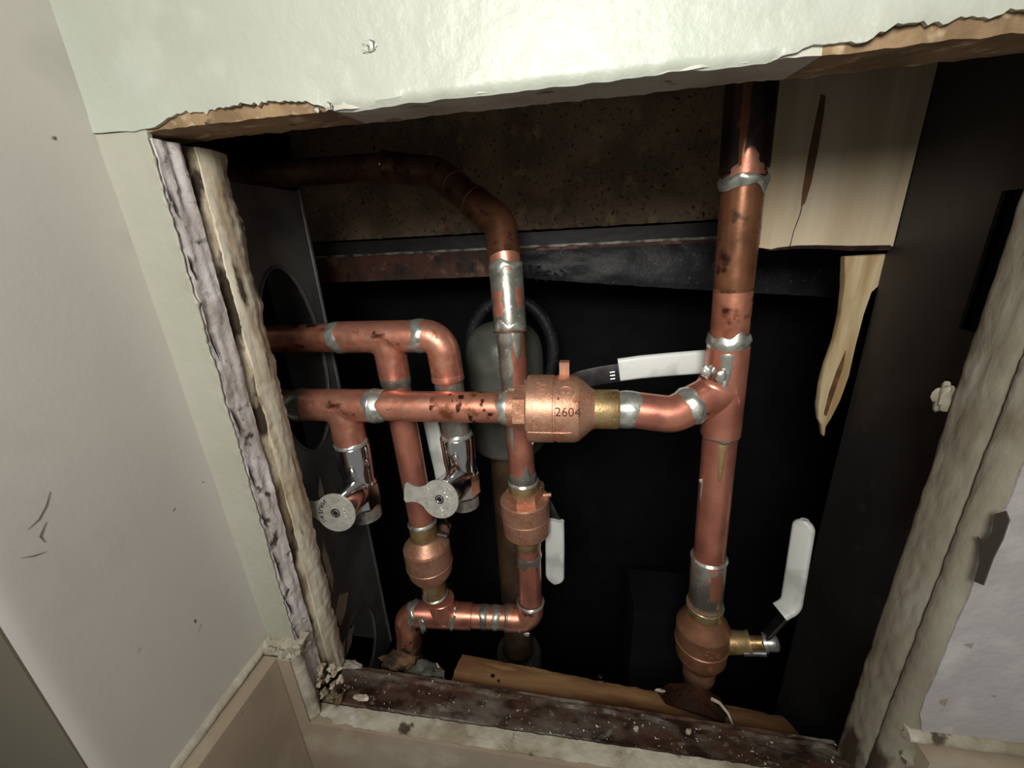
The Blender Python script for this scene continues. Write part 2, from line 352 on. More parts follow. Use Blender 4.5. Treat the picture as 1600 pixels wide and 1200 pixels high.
def tee(parent, P, ax, L0, L1, bd, Lb, r=12.5, mt='copper', name='tee', fl=3.2):
    """run sleeve plus a branch sleeve that blends into it along the saddle curve"""
    P, ax, bd = V(P), V(ax).normalized(), V(bd).normalized()
    g = G().lathe(P, ax, [(-L0, r - 1.2), (-L0, r - .5), (-L0 + .5, r)] + [(-L0 + .5 + (L0 + L1 - 1) * k / 6, r) for k in range(1, 6)] + [(L1 - .5, r), (L1, r - .5), (L1, r - 1.2)])
    a = (ax - bd * ax.dot(bd)).normalized(); sd = bd.cross(a); seg = 48; rb = r - .05; vs = []; fs = []; rows = 8
    for k in range(rows + 2):
        for i in range(seg):
            th = 2 * math.pi * i / seg; c, sn = math.cos(th), math.sin(th); f = fl * abs(c) ** .7
            if k <= rows:
                q = k / rows * math.pi / 2; ro = rb + f * (1 - math.sin(q)); h = math.sqrt(max(0, r * r - min(r, abs(ro * sn)) ** 2)) - .25 + (f + .25) * (1 - math.cos(q))
            else: ro = rb; h = Lb
            tilt = a.dot(ax); hh = h + ro * c * 0
            vs.append(P + bd * hh + (a * c + sd * sn) * ro)
    n = rows + 2
    vs += [P + bd * (Lb + .5) + (v - P - bd * Lb) * ((rb - .6) / rb) for v in vs[(n - 1) * seg:n * seg]]
    for k in range(n):
        for i in range(seg):
            p, q = k * seg + i, k * seg + (i + 1) % seg; fs.append((p, p + seg, q + seg, q))
    fs.append(tuple(n * seg + i for i in range(seg)))
    g.add(vs, fs)
    return obj(name, g, mt, parent)
def text_geo(txt, size, ext, mapper, align='CENTER'):
    cu = bpy.data.curves.new('lettering', 'FONT'); cu.body = txt; cu.size = size; cu.extrude = ext; cu.align_x = align; cu.align_y = 'CENTER'; cu.resolution_u = 3
    o = bpy.data.objects.new('lettering', cu); COL.objects.link(o)
    dg = bpy.context.evaluated_depsgraph_get(); dg.update(); me = bpy.data.meshes.new_from_object(o.evaluated_get(dg))
    g = G().add([mapper(v.co.x, v.co.y, v.co.z) for v in me.vertices], [tuple(p.vertices) for p in me.polygons])
    bpy.data.objects.remove(o); bpy.data.curves.remove(cu); bpy.data.meshes.remove(me)
    return g
def cyl_map(P, ax, r, th0, t0, rot=0.):
    """flat lettering wrapped round a cylinder: x runs along the axis, y round it"""
    P, ax = V(P), V(ax).normalized(); u, w = perp(ax); c, s_ = math.cos(rot), math.sin(rot)
    def f(x, y, z):
        x, y = x * c - y * s_, x * s_ + y * c
        a = th0 - y / r
        return P + ax * (t0 + x) + (u * math.cos(a) + w * math.sin(a)) * (r + z)
    return f

# ================================================================== THE SETTING
YW = 170.0
# ---- header above the opening: raw plaster core and a painted skin with a ragged lower edge
wf = struct('wall_front', (0, YW, 48))
def hz(x): return 48.5 + .8 * nz(x * .03, 2) + .5 * nz(x * .15, 5)
def paint_low(x):
    up = 1.6 * max(0, nz(x * .09, 4)) + .7 * max(0, nz(x * .33, 9))
    def hump(a, b, h):
        if x < a or x > b: return 0
        q = (x - a) / (b - a); return h * min(1, q * 6, (1 - q) * 6) * (.78 + .38 * nz(x * .07, 1) + .3 * nz(x * .45, 3) + .15 * nz(x * 1.3, 5))
    mid = max(0, min(1, (x + 98) / 8)) * max(0, min(1, (66 - x) / 8))
    return hz(x) + .8 - 1.5 * mid + up * .25 * (1 - mid) + hump(-172, -95, 4.6) + hump(66, 84, 2.4) + hump(82, 140, 5.0) + hump(10, 40, .8)
def core(u, v):
    x = -202 + 600 * u; z = hz(x) + .2 * nz(x * .5) + v * 260
    return (x, YW + .9 + .8 * nz(x * .12, z * .12) * (1 if v < .05 else .2), z)
def core_fn(u, v): return core(u, v ** 2.2)
for xa, xb, mt_, lb in ((-202, -94, 'plaster_raw', 'broken brown plaster edge under the paint'), (-94, 74, 'paint_lip', None), (74, 398, 'plaster_raw', 'broken brown plaster edge under the paint')):
    ua, ub = (xa + 202) / 600, (xb + 202) / 600
    obj('plaster_core', G().slab(int((xb - xa) / 2.5), 14, lambda u, v: core_fn(ua + (ub - ua) * u, v), (0, 27, 1.5)).jitter(.35, .35), mt_, wf, lb)
def paint_fn(u, v):
    x = -202 + 600 * u; zl = paint_low(x); z = zl + (308 - zl) * v ** 1.6
    y = YW - 1.2 * math.exp(-(x + 202) / 4.5) + 1.6 * math.exp(-((z - zl) / 1.3) ** 2) * (-94 < x < 62) + 1.0 * nz(x * .012, z * .012) - 1.6 * math.exp(-((z - zl) / 7) ** 2) * (.4 + nz(x * .05, 7))
    return (x, y, z)
obj('paint_layer', G().slab(420, 40, paint_fn, (0, 1.4, 0)), 'paint_green', wf, 'pale green painted wall above the opening')
# small gouge marks in the header, with their shadow drawn as a dark line
for px, py, r_, sd in ((577, 72, 1.9, 3), (572, 77, 1.3, 5), (512, 166, 1.4, 8), (496, 172, 1.0, 9)):
    p = at(px, py, YW - .2)
    obj('gouge', G().blob(p, r_, sd, (12, 8), .4, (1.2, .35, .8)), 'paint_green', wf)
    obj('gouge_shadow', G().tube([p + V((r_ * .2, -.6, r_ * .9)), p + V((r_ * 1.1, -.5, r_ * .5)), p + V((r_ * .9, -.5, -r_ * .8))], lambda t: .32 * (1 - abs(2 * t - 1)) + .08, 6), 'scuff', wf)
# ---- left strip of the front wall (between the corner and the opening)
def lx(z): return -176.5 - 6.0 * max(0, min(1, (48 - z) / 340)) + .9 * nz(z * .06, 3) + .5 * nz(z * .3, 8)
def strip_fn(u, v):
    z = -243 + v * 292; x1 = lx(z) - 1.0 - 1.3 * max(0, nz(z * .11, 2)); x = -202 + (x1 + 202) * u
    rd = 2.4 * math.exp(-(x + 202) / 4.5)
    return (x, YW + .3 - rd * .5 - 1.1 * math.exp(-((1 - u) / .16) ** 2) * (.5 + nz(z * .13, 5)) + .5 * nz(x * .05, z * .03), z)
obj('paint_layer', G().slab(16, 130, strip_fn, (0, 2.0, 0)), 'paint_strip', wf, 'narrow grey green painted strip left of the opening')
# lilac broken plaster edge: jamb face nearest the room
def edge1(u, v):
    z = -292 + v * 338; y = YW + .8 + 12.7 * u
    return (lx(z) + 1.0 * nz(y * .25, z * .035) + .45 * nz(y * .6, z * .2) + 1.2 * u - .6, y, z)
obj('plaster_edge', G().slab(12, 170, edge1, (-5, 0, 0)), 'plaster_edge', wf, 'cracked lilac plaster edge of the opening')
g = G().tube([(lx(z) - .9 - .6 * nz(z * .2, 3), YW - .5, z) for z in [46 - 1.1 * k for k in range(300)]], lambda t: .45 + .9 * max(0, nz(t * 60, 2)) + .7 * max(0, nz(t * 190, 7)), 10)
obj('curled_paint', g, 'paint_strip', wf, 'curled paint lip along the broken edge')
for k in range(9):
    z0 = 30 - k * 33 + random.uniform(-8, 8); L = random.uniform(10, 26)
    obj('crack', G().tube([(lx(z0 - L * q) + .3 + .9 * nz(z0 * .3 + q * 3, 4), YW + .9 + 1.2 * q, z0 - L * q) for q in [i / 10 for i in range(11)]], lambda t: .35 * math.sin(math.pi * min(.98, t + .02)) + .08, 6), 'char', wf)
# ---- left jamb behind the plaster: dirty groove and worn wood bead
t1 = struct('trim_1', (-176, 190, -300), 'worn cream jamb on the left of the opening, streaked with dirt')
def groove(u, v):
    z = -302 + v * 348; y = 183.5 + 7.5 * u
    return (lx(z) - 1.8 + 2.2 * u * u + 1.0 * nz(y * .3, z * .07) + .5 * nz(z * .4, y), y, z)
obj('groove', G().slab(8, 170, groove, (-12, 0, 0)), 'dirt_edge', t1, 'dirt filled groove of the jamb')
def wood(u, v):
    z = -304 + v * 350; a = u * math.pi * .5; rr = 1 + .12 * nz(z * .05)
    y = 190.5 + 19 * u * rr
    x = lx(z) + 1.0 + 1.6 * math.sin(u * math.pi) - 2.0 * u * u + .6 * nz(y * .4, z * .03) + .5 * nz(z * .3, y * .3)
    if u > .8: y += 1.6 * nz(z * .12, 6) + .8 * nz(z * .5, 9)
    return (x, y, z)
obj('bead', G().slab(12, 190, wood, (-12, 0, 0)), 'bare_wood_edge', t1, 'worn wooden bead with bare patches')
def flake(u, v):
    z = -60 + v * 104; w_ = 5.5 + 3.5 * nz(z * .05, 2) + 1.5 * nz(z * .3, 4)
    return (lx(z) - 1.6 - .8 * u, 202 + w_ * u, z)
obj('dark_paint', G().slab(4, 70, flake, (-3, 0, 0)), 'black_steel', t1, 'flaking black paint at the jamb back edge')
# ---- left wall with its outside corner at the front
wl = struct('wall_left', (-202, 120, -240))
def lw(u, v):
    y = 78 + u * 94; z = -238 - (1 - u) * 5 + v * 560
    rnd = 2.2 * math.exp(-((y - 78) / 2.2)) + 1.5 * math.exp(-((172 - y) / 4)) * 0
    return (-202 - rnd + .5 * nz(y * .02, z * .01), y, z)
obj('paint_layer', G().slab(40, 80, lw, (-12, 0, 0)), 'paint_left', wl, 'warm white painted wall left of the opening')
def wret(u, v): return (-204.0 - u * 320, 77.6 + .3 * nz(u * 8, v * 9), -420 + v * 740)
obj('return', G().slab(12, 24, wret, (0, 10, 0)), 'return_olive', wl, 'dark olive return round the wall corner')
# scuff marks on the left wall
for pts in (((78, 768), (72, 790), (60, 812), (42, 828)), ((72, 815), (62, 838), (70, 848)), ((32, 872), (52, 869), (72, 862)), ((314, 975), (310, 988)), ((218, 1012), (216, 1020)), ((268, 1196), (262, 1200))):
    pp = [atx(a, b, -201.7) for a, b in pts]
    obj('scuff', G().tube(pp, lambda t: .2 * (1 - abs(2 * t - 1) * .7), 6), 'scuff', wl)
# ---- plaster bottom lip and tile on the left wall
def lip(u, v):
    y = 60 + u * 112; a = v * math.pi; zc = -238.5 - (1 - u) * 4
    return (-203 + (4.5 + .8 * nz(y * .1, 4)) * math.sin(a) + .4 * nz(y * .3, v * 3), y, zc - 2.8 + 3.0 * math.cos(a))
obj('caulk_bead', G().slab(60, 8, lip, (-6, 0, 0)), 'caulk', wl, 'grubby caulk bead under the painted wall')
def box_bev(a, b, bv=.8):
    a, b = V(a), V(b); return G().prism([(a.x, a.y, a.z), (b.x, a.y, a.z), (b.x, b.y, a.z), (a.x, b.y, a.z)], (0, 0, b.z - a.z), bv)
obj('tile', box_bev((-212, 66, -430), (-190, 162, -245)), 'tile', wl)
obj('tile', box_bev((-212, -40, -430), (-190.3, 64.6, -245)), 'tile', wl)
# ---- tiled front wall below the opening
g = G().prism([(-190, 160, -245), (-181, 160, -245), (-181, 160, -304), (62, 160, -307.5), (62, 160, -440), (-190, 160, -440)], (0, 12, 0), .7)
obj('tile', g, 'tile', wf, 'beige tile notched round the opening corner')
obj('tile', box_bev((63.2, 160.2, -440), (240, 172, -307.5)), 'tile', wf)
def sill_c(u, v):
    x = -184 + 352 * u; a = v * math.pi / 2
    return (x, 161.5 + 11 * v + .5 * nz(x * .1, v * 3) + .4 * nz(x * .4), -304.6 + 1.6 * math.sin(a) + .7 * nz(x * .12, v * 2 + 5) + .3 * nz(x * .6, v))
obj('grout_ledge', G().slab(160, 6, sill_c, (0, 2, -8)), 'caulk', wf, 'pale grout ledge along the bottom of the opening')
def cornerc(u, v):
    z = -240 - 62 * v; a = u * math.pi
    return (-180 + 3.6 * math.sin(a) + 1.0 * nz(z * .15, u * 3) - 4.5 * (1 - u) * 0, 161 + 10 * u, z + .6 * nz(z * .5, u * 4))
obj('caulk_bead', G().slab(8, 40, cornerc, (-6, 0, 0)), 'caulk', wf, 'crumbling caulk beside the notched tile')
def capc(u, v):
    x = -204 + 28 * u; a = v * math.pi
    return (x, 170 - 9.0 * math.sin(a) * (1 - .1 * u) + .6 * nz(x * .3, v * 3), -243.5 + 4.0 * math.cos(a) + .9 * nz(x * .2, v * 2))
obj('caulk_bead', G().slab(26, 10, capc, (0, 6, 0)), 'caulk', wf, 'crumbled caulk ledge at the wall corner')
g = G()
rc = random.Random(3)
for k in range(26):
    px, py = rc.uniform(488, 536), rc.uniform(1040, 1092)
    if px + (py - 1040) * .3 < 500: continue
    g.blob(at(px, py, 170 + rc.uniform(0, 8)), rc.uniform(.8, 2.2), k * 3.3, (10, 7), .45, (1, 1.5, .8))
obj('plaster_crumble', g.jitter(.6, .5), 'dirt_edge', wf, 'crumbled plaster in the lower left corner')
g = G()
for k in range(30):
    q = rc.random(); g.blob((-200 + 26 * q, 161 + rc.uniform(-1, 7), -242 + rc.uniform(-1.5, 2.5)), rc.uniform(.7, 2.0), k * 1.9, (9, 6), .35)
obj('plaster_crumble', g.jitter(.4, .6), 'caulk', wf, 'crumbs along the corner ledge')
# ---- right side of the opening
t2 = struct('trim_2', (170, 190, -300), 'dirty grey green jamb on the right of the opening')
def rj(u, v):
    z = -330 + 380 * v; y = 204 - 22 * u
    x = 166 + .8 * nz(z * .03, 4) + .6 * nz(z * .12, y * .3) - 1.8 * math.sin(u * math.pi) ** .6 + (2.6 * (1 - u * 6) if u < .16 else 0)
    return (x, y + .5 * nz(z * .1, 9), z)
obj('jamb_board', G().slab(14, 150, rj, (14, 0, 0)), 'trim_right', t2, 'grimy painted jamb board')
def rj2(u, v):
    z = -306 + 356 * v; y = 180.5 - 10.5 * u
    x = 166.6 + 3.6 * u - 1.6 * math.sin(u * math.pi) ** .7 + .6 * nz(z * .09, 2) + .4 * nz(z * .4, y)
    return (x, y + .5 * nz(z * .15, 3), z)
obj('paint_edge', G().slab(8, 150, rj2, (10, 0, 0)), 'trim_right', t2, 'narrow painted edge beside the wall')
# dark chipped patch on the right edge
ol = [atx(x_, y_, 164.6) for x_, y_ in ((1548, 803), (1565, 798), (1570, 812), (1560, 842), (1545, 872), (1530, 914), (1516, 908), (1524, 880), (1524, 852), (1520, 838), (1532, 846), (1544, 830))]
obj('chipped_patch', G().prism([p + V((1.3, 0, 0)) for p in ol], (.5, 0, 0)), 'chip_dark', t2, 'dark patch where paint has chipped off')
def rw(u, v):
    z0 = -251 + .8 * nz(u * 20, 1); z = z0 + 560 * v ** 1.3; x = 170 + 1.0 * nz(z * .07, 6) * (1 - u) + 240 * u + 5 * max(0, 1 - (z + 252) / 14) * (1 - u)
    bul = 1.8 * math.exp(-u * 30) * (1 + .8 * nz(z * .1, 2))
    return (x, YW - bul * .5 + .6 * nz(x * .03, z * .03), z)
obj('paint_layer', G().slab(70, 110, rw, (0, 8, 0)), 'paint_lilac', wf, 'lumpy lilac white wall right of the opening')
def rwl(u, v):
    x = 168 + 240 * u; a = v * math.pi
    return (x, YW + 1 - 5.0 * math.sin(a) + .6 * nz(x * .1, v * 2), -254.5 + 3.6 * math.cos(a) + .7 * nz(x * .1, 3))
obj('caulk_bead', G().slab(50, 8, rwl, (0, 5, 0)), 'caulk', wf, 'cream caulk bead under the right wall')
obj('tile', box_bev((174, 160.2, -304.5), (420, 172, -259)), 'tile', wf)
g = G(); 
for k, (px, py, y_) in enumerate(((1408, 1150, 176), (1418, 1172, 172), (1400, 1178, 182))): g.blob(at(px, py, y_), 4.2, k + 20, flat=(1, 1.3, 1.4))
obj('plaster_crumble', g.jitter(.6, .5), 'trim_right', t2)
# ---- the cavity: black back and sides, plus added panels above and below against light leaks
struct('wall_back', g=box_bev((-420, 520, -620), (330, 530, 150), .1), mt='black')
struct('wall_right', g=box_bev((320, 215, -620), (330, 520, 150), .1), mt='black')
struct('wall_side', g=box_bev((-430, 215, -620), (-420, 520, 150), .1), mt='black')
struct('ceiling_light_block', g=box_bev((-430, 200, 140), (330, 530, 150), .1), mt='black')  # added panel, keeps light from leaking into the cavity from above
struct('floor_light_block', g=box_bev((-430, 172, -630), (330, 530, -620), .1), mt='black')  # added panel, closes the cavity below against stray light

# ================================================================== FRAMING BEHIND THE OPENING
# left steel stud with punched pipe holes
st = thing('steel_stud', 'dark steel stud with a large pipe hole behind the left jamb', 'stud', (-213, 260, -430))
import bmesh
def web_with_holes(x0, thick, y0, y1, z0, z1, holes):
    bm = bmesh.new()
    def loop(pts):
        vs = [bm.verts.new((x0, y, z)) for y, z in pts]
        return [bm.edges.new((vs[i], vs[(i + 1) % len(vs)])) for i in range(len(vs))]
    es = loop([(y0, z0), (y1, z0), (y1, z1), (y0, z1)])
    for h in holes: es += loop(h)
    bmesh.ops.triangle_fill(bm, use_beauty=True, use_dissolve=False, edges=es)
    r = bmesh.ops.extrude_face_region(bm, geom=bm.faces[:])
    for e in r['geom']:
        if isinstance(e, bmesh.types.BMVert): e.co.x -= thick
    g = G(); bm.verts.index_update()
    g.add([v.co.copy() for v in bm.verts], [[v.index for v in f.verts] for f in bm.faces]); bm.free(); return g
def ell(cy, cz, ry, rz, n=28, pw=1.0):
    return [(cy + ry * math.copysign(abs(math.cos(a)) ** pw, math.cos(a)), cz + rz * math.copysign(abs(math.sin(a)) ** pw, math.sin(a))) for a in (2 * math.pi * k / n for k in range(n))]
obj('web', web_with_holes(-213, 2, 208, 318, -430, 40, [ell(272, -84, 33, 72), ell(268, -372, 27, 40)]), 'grey_stud', st, angle=30)
obj('flange', G().box((-260, 318, -430), (-213, 320, 40)), 'black_steel', st)  # darker than the web: shade seen through the holes is put into the colour
obj('flange', G().box((-260, 206, -430), (-213, 208, 40)), 'black_steel', st)
obj('lip', G().tube([(-213.6, 317, 41 - 47 * k) for k in range(11)], 2.0, 12), 'grey_stud', st, 'rounded back edge of the stud')
def rim(cy, cz, ry, rz):
    g = G(); p = [V((-212.6, y, z)) for y, z in ell(cy, cz, ry, rz, 40)]; p.append(p[0]); p.append(p[1]); return g.tube(p, 1.0, 8, ends=False)
obj('hole_rim', rim(272, -84, 33, 72), 'grey_stud', st); obj('hole_rim', rim(268, -372, 27, 40), 'grey_stud', st)
for k, pts in enumerate((((500, 745), (506, 770), (512, 800), (506, 800), (498, 772)), ((505, 845), (514, 872), (522, 905), (520, 925), (512, 900), (504, 868)), ((530, 930), (544, 925), (540, 955), (532, 978), (524, 962)), ((545, 985), (553, 978), (549, 1005), (540, 1030), (535, 1010)))):
    ol = [atx(a, b, -212.6) for a, b in pts]
    obj('plaster_smear', G().prism(ol, (-.7, 0, 0)).jitter(.3, .3, k), 'caulk', st, 'pale plaster smear')
# right steel stud
sr = thing('steel_stud', 'tall black stud with a rectangular slot behind the right jamb', 'stud', (192, 260, -430))
obj('web', web_with_holes(192, 2, 205, 305, -619, 140, [[(226, -56), (241, -56), (241, 8), (226, 8)]]), 'stud_right', sr, angle=30)
obj('rib', G().tube([(191.6, 254, 130 - 54 * k) for k in range(11)], 1.1, 10), 'stud_right', sr)
obj('flange', G().box((190, 305, -619), (240, 307, 140)), 'stud_right', sr)
obj('flange', G().box((192, 203, -619), (240, 205, 140)), 'stud_right', sr)
obj('slot_shade_box', G().box((196, 222, -60), (210, 245, 12)), 'black', sr, 'black box painting the dark behind the slot')  # solid black box stands in for the shade inside the slot
# pale pine block
pb = thing('wood_block', 'pale pine block with a brown streak at the upper right of the opening', 'wood', (150, 320, -17))
zb = -16.5
def bl(u, v):
    z = zb + 160 * v; x = 110.5 + 79 * u
    return (x + (1.2 * nz(z * .05, 3) if u < .02 else 0), 302 + .25 * nz(x * .3, z * .02), z + (1.2 * nz(x * .12, 4) - 2.2 * max(0, u - .3) + (1.6 * (1 - u * 8) if u < .12 else 0)) * (1 - v))
obj('block', G().slab(40, 30, bl, (0, 36, 0)), 'pine', pb)
ol = [at(a, b, 301.4) for a, b in ((1283, 148), (1290, 150), (1287, 180), (1278, 235), (1268, 285), (1258, 318), (1252, 322), (1254, 300), (1262, 250), (1272, 200))]
obj('streak', G().prism(ol, (0, 1.2, 0)), 'pine_brown', pb, 'dark brown resin streak')
ol = [at(a, b, 301.6) for a, b in ((1254, 318), (1250, 335), (1240, 362), (1234, 386))]
obj('crack', G().tube(ol, .28, 6), 'char', pb, 'thin crack running down from the streak')
ol = [at(a, b, 301.2) for a, b in ((1196, 392), (1215, 387), (1245, 383.5), (1280, 383), (1330, 384), (1392, 383), (1392, 391), (1330, 392), (1280, 388.5), (1240, 389))]
obj('charred_edge', G().prism(ol, (0, 1.2, 0)), 'char', pb, 'blackened line along the bottom edge')
spo = [(1321, 400), (1395, 396), (1391, 412), (1378, 440), (1362, 455), (1350, 490), (1338, 540), (1326, 590), (1312, 628), (1298, 655), (1290, 668), (1288, 682), (1285, 680), (1284, 665), (1279, 655), (1278, 635), (1283, 600), (1290, 570), (1304, 530), (1314, 490), (1319, 450)]
g = G().prism([at(a, b, 309) for a, b in spo], (0, 5, 0), .8); g.jitter(.5, .12)
obj('splinter', g, 'splinter', pb, 'long split tongue of bare pine hanging below the block')
ol = [at(a, b, 308.2) for a, b in ((1322, 548), (1317, 575), (1305, 610), (1292, 650), (1288, 648), (1296, 615), (1308, 580))]
obj('streak', G().prism(ol, (0, 1.5, 0)), 'pine_brown', pb)
# old board across the back with a rusty angle below
bd = thing('backing_board', 'dark pitted old board across the back behind the bent pipe', 'board', (-80, 430, 3))
def bfn(u, v):
    x = -282 + 430 * u; z = 4.5 + 136 * v
    return (x, 420 + .5 * nz(x * .2, z * .2) + .5 * nz(x * .06, z * .06), z + (1.0 * nz(x * .11, 2) + .6 * nz(x * .5, 6)) * (1 - v))
obj('board', G().slab(120, 30, bfn, (0, 18, 0)), 'board', bd)
an = thing('steel_angle', 'rusty steel angle with a pale grey edge below the dark board', 'angle iron', (-80, 415, -36))
obj('upright_leg', G().slab(80, 8, lambda u, v: (-278 + 424 * u, 410 + .6 * nz(u * 30, v * 4), -36.5 + 26 * v + .6 * nz(u * 40, 3) * (1 - v)), (0, 4, 0)), 'rust_angle', an)
obj('ledge', G().slab(80, 6, lambda u, v: (-278 + 424 * u, 410 + .4 * nz(u * 60, v * 3), -10.5 + 13 * v + .5 * nz(u * 40, v)), (0, 10, 0)), 'black_steel', an, 'blackened ledge of the angle')
obj('pale_edge', G().slab(120, 2, lambda u, v: (-278 + 424 * u, 408.6 + .4 * nz(u * 60, v * 3), -11.5 + 2.2 * v + .4 * nz(u * 50, v)), (0, 3, 0)), 'grey_edge', an, 'thin pale edge')  # paler grey strip along the angle
# tar paper hanging under the angle on the right
def tar(u, v):
    x = -84 + 345 * u; top = -14.0; bot = -34 - 34 * u ** .85; z = top + (bot - top) * v
    return (x, 404 - 4 * math.sin(v * 2.4) + 1.6 * nz(x * .04, v * 2) + .7 * nz(x * .2, z * .2), z + .8 * nz(x * .1, 2) * v)
tp = obj('tar_paper', G().slab(90, 14, tar, (0, 1.5, 0)), 'tar')
tag(tp, 'black speckled tar paper flap hanging right of the bent copper pipe', 'tar paper')
g = G()
for k in range(34):
    q = random.random(); p = V((-66 + 50 * q ** 1.4, 396 - random.uniform(0, 3), -22 - 12 * random.random() - 8 * q)); a = random.uniform(-.9, .3); L = random.uniform(2, 5)
    g.tube([p, p + V((math.cos(a) * L * .5, -.8, math.sin(a) * L * .5)), p + V((math.cos(a) * L, .4, math.sin(a) * L))], lambda t: .55 * (1 - t) + .15, 6)
ts = obj('tar_shreds', g, 'tar'); ts['kind'] = 'stuff'; ts['label'] = 'crinkled shreds of black tar on the tar paper beside the bent pipe'; ts['category'] = 'tar'

# ================================================================== DRAIN PIPE BEHIND THE COPPER
dp = thing('drain_pipe', 'brown vertical drain pipe with a big grey domed cap behind the copper', 'drain pipe', (-78, 392, -560))
DX, DY = -76, 392
obj('pipe', G().lathe((DX - 4, DY, -600), (0, 0, 1), [(0, 18), (400, 18)], 40), 'drain_brown', dp)
obj('cap', G().lathe((DX, DY, -212), (0, 0, 1), [(0, 19), (1, 36), (6, 39), (96, 39), (108, 38), (118, 35), (126, 29), (131, 21), (134, 11), (135, 2)], 56), 'cast_iron', dp, 'grey domed cast cap')
hub = [(a * .2) for a in range(33)]
g = G(); g.tube([(DX + 46 * math.cos(a), DY + 42, -120 + 58 * math.sin(a)) for a in [2 * math.pi * k / 40 for k in range(42)]], 7, 12, ends=False)
obj('gasket_ring', g, 'tar', dp, 'black ring behind the cap')
obj('hub', G().lathe((DX - 4, DY, -600), (0, 0, 1), [(0, 30), (76, 30), (80, 28), (82, 22), (78, 19)], 44), 'cast_iron', dp, 'dark hub at the foot of the drain')
g = G()
for k in range(12):
    a = -1.95 + k * .1 + random.uniform(-.03, .03); g.blob((DX - 4 + 27 * math.cos(a), DY + 27 * math.sin(a), -518), random.uniform(.8, 1.8), k, (8, 6), .3)
obj('wet_drip', g, 'solder', dp, 'wet flux drips on the hub, gloss put into the colour')  # bright metal-coloured beads paint the gloss of wet flux on the rim
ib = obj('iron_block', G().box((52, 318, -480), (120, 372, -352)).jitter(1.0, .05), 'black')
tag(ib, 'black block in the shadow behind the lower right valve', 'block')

# ================================================================== COPPER RUNS
PR = 11.1
Zv = V((0, 0, -1)); Xv = V((1, 0, 0))
# ---- right riser
def rs(z): return V((87.5 + (49 - z) * .0355, 272, z))
dr = (rs(-300) - rs(50)).normalized()
rr = thing('copper_riser', 'tall copper riser at the right with a soldered tee and elbow', 'copper pipe', rs(-290))
obj('coupling', G().lathe(rs(130), dr, [(0, 12.6), (100, 12.6), (103, 12.4), (104, 11)], 40), 'copper_soot', rr, 'blackened scorched coupling at the top')
streak(rr, rs(72), dr, 12.62, .45, .45, 0, 46, 'copper_brown', 'copper_patch', tip=.5, thick=.15)  # copper glint painted onto the sooty coupling
streak(rr, rs(38), dr, 12.65, .15, 1.5, 14, 0, 'copper', 'copper_patch', tip=.15, thick=.15)  # second painted glint, near the coupling's lower end
collar(rr, rs(21.5), dr, 12.0, 6.0, 4, .9, .8, [(.5, -5), (-.9, 5)])
streak(rr, rs(20), dr, PR, -1.15, .35, 0, 34, 'solder', tip=.5)
pipe(rr, rs(28), rs(-38), PR, 'copper_brown')
pipe(rr, rs(-36), rs(-76), PR, 'copper_stained')
collar(rr, rs(-69.5), dr, 12.0, 10, 9, .9, .5, [(-.3, -4)])
P_t = rs(-101); bdir = (V((61, 261, -113)) - V((92, 272, -99.5))).normalized()
tee(rr, P_t, dr, 29, 33, bdir, 25, 12.6, 'copper_clean')
streak(rr, rs(-74), dr, 12.6, .30, .7, 0, 20, 'tinned', tip=.5)
p = P_t + bdir * 8
for k, (px, py, y_, r_) in enumerate(((1105, 580, 259.5, 3.4), (1127, 588, 260, 3.6), (1132, 600, 260, 2.8), (1114, 580, 259.5, 1.6))):
    bead(rr, at(px, py, y_), r_, k + 2, flat=(.9, .6, 1.3))
collar(rr, P_t + bdir * 25.5, bdir, 12.2, 9, 13, 1.0, .4, [(.2, -2)])
el0 = V((28, 262, -113)); elc = P_t + bdir * 36
obj('elbow', G().tube(fil([(26, 262, -113), (33, 262, -113), elc + (V((33, 262, -113)) - elc).normalized() * .1 + V((-2, 0, -1)), P_t + bdir * 24], [3, 16], 12), 12.2), 'copper_clean', rr, 'short street elbow between tee and valve')
collar(rr, (30.5, 262, -113), Xv, 12.1, 14.0, 17, .5, .35, [(.6, 1.5)])
pipe(rr, rs(-130), rs(-252), PR, 'copper_clean')
collar(rr, rs(-134.5), dr, 11.6, 2.4, 21, .3, .4, [(.05, 2)], 'tinned')
streak(rr, rs(-136), dr, PR, .12, .55, 0, 30, 'brass', tip=.3)
streak(rr, rs(-178), dr, PR, 1.25, .22, -8, 8, 'solder', tip=.5)
bead(rr, rs(-170) + V((-11, -3, 0)), 1.3, 6)
obj('adapter', G().lathe(rs(-238), dr, [(0, 11), (0, 12.2), (.6, 12.6), (47, 12.6), (48, 12)], 40), 'tinned', rr, 'tinned adapter above the lower valve')
streak(rr, rs(-241), dr, 12.6, -.35, 1.1, 4, 32, 'copper_clean', 'copper_patch', tip=.9, thick=.15)
collar(rr, rs(-239), dr, 12.2, 3.2, 25, .9, .3)
collar(rr, rs(-286), dr, 12.6, 4.0, 29, 1.2, .3, [(0, 1.5)])
pipe(rr, rs(-366), rs(-600), PR, 'copper_dark')
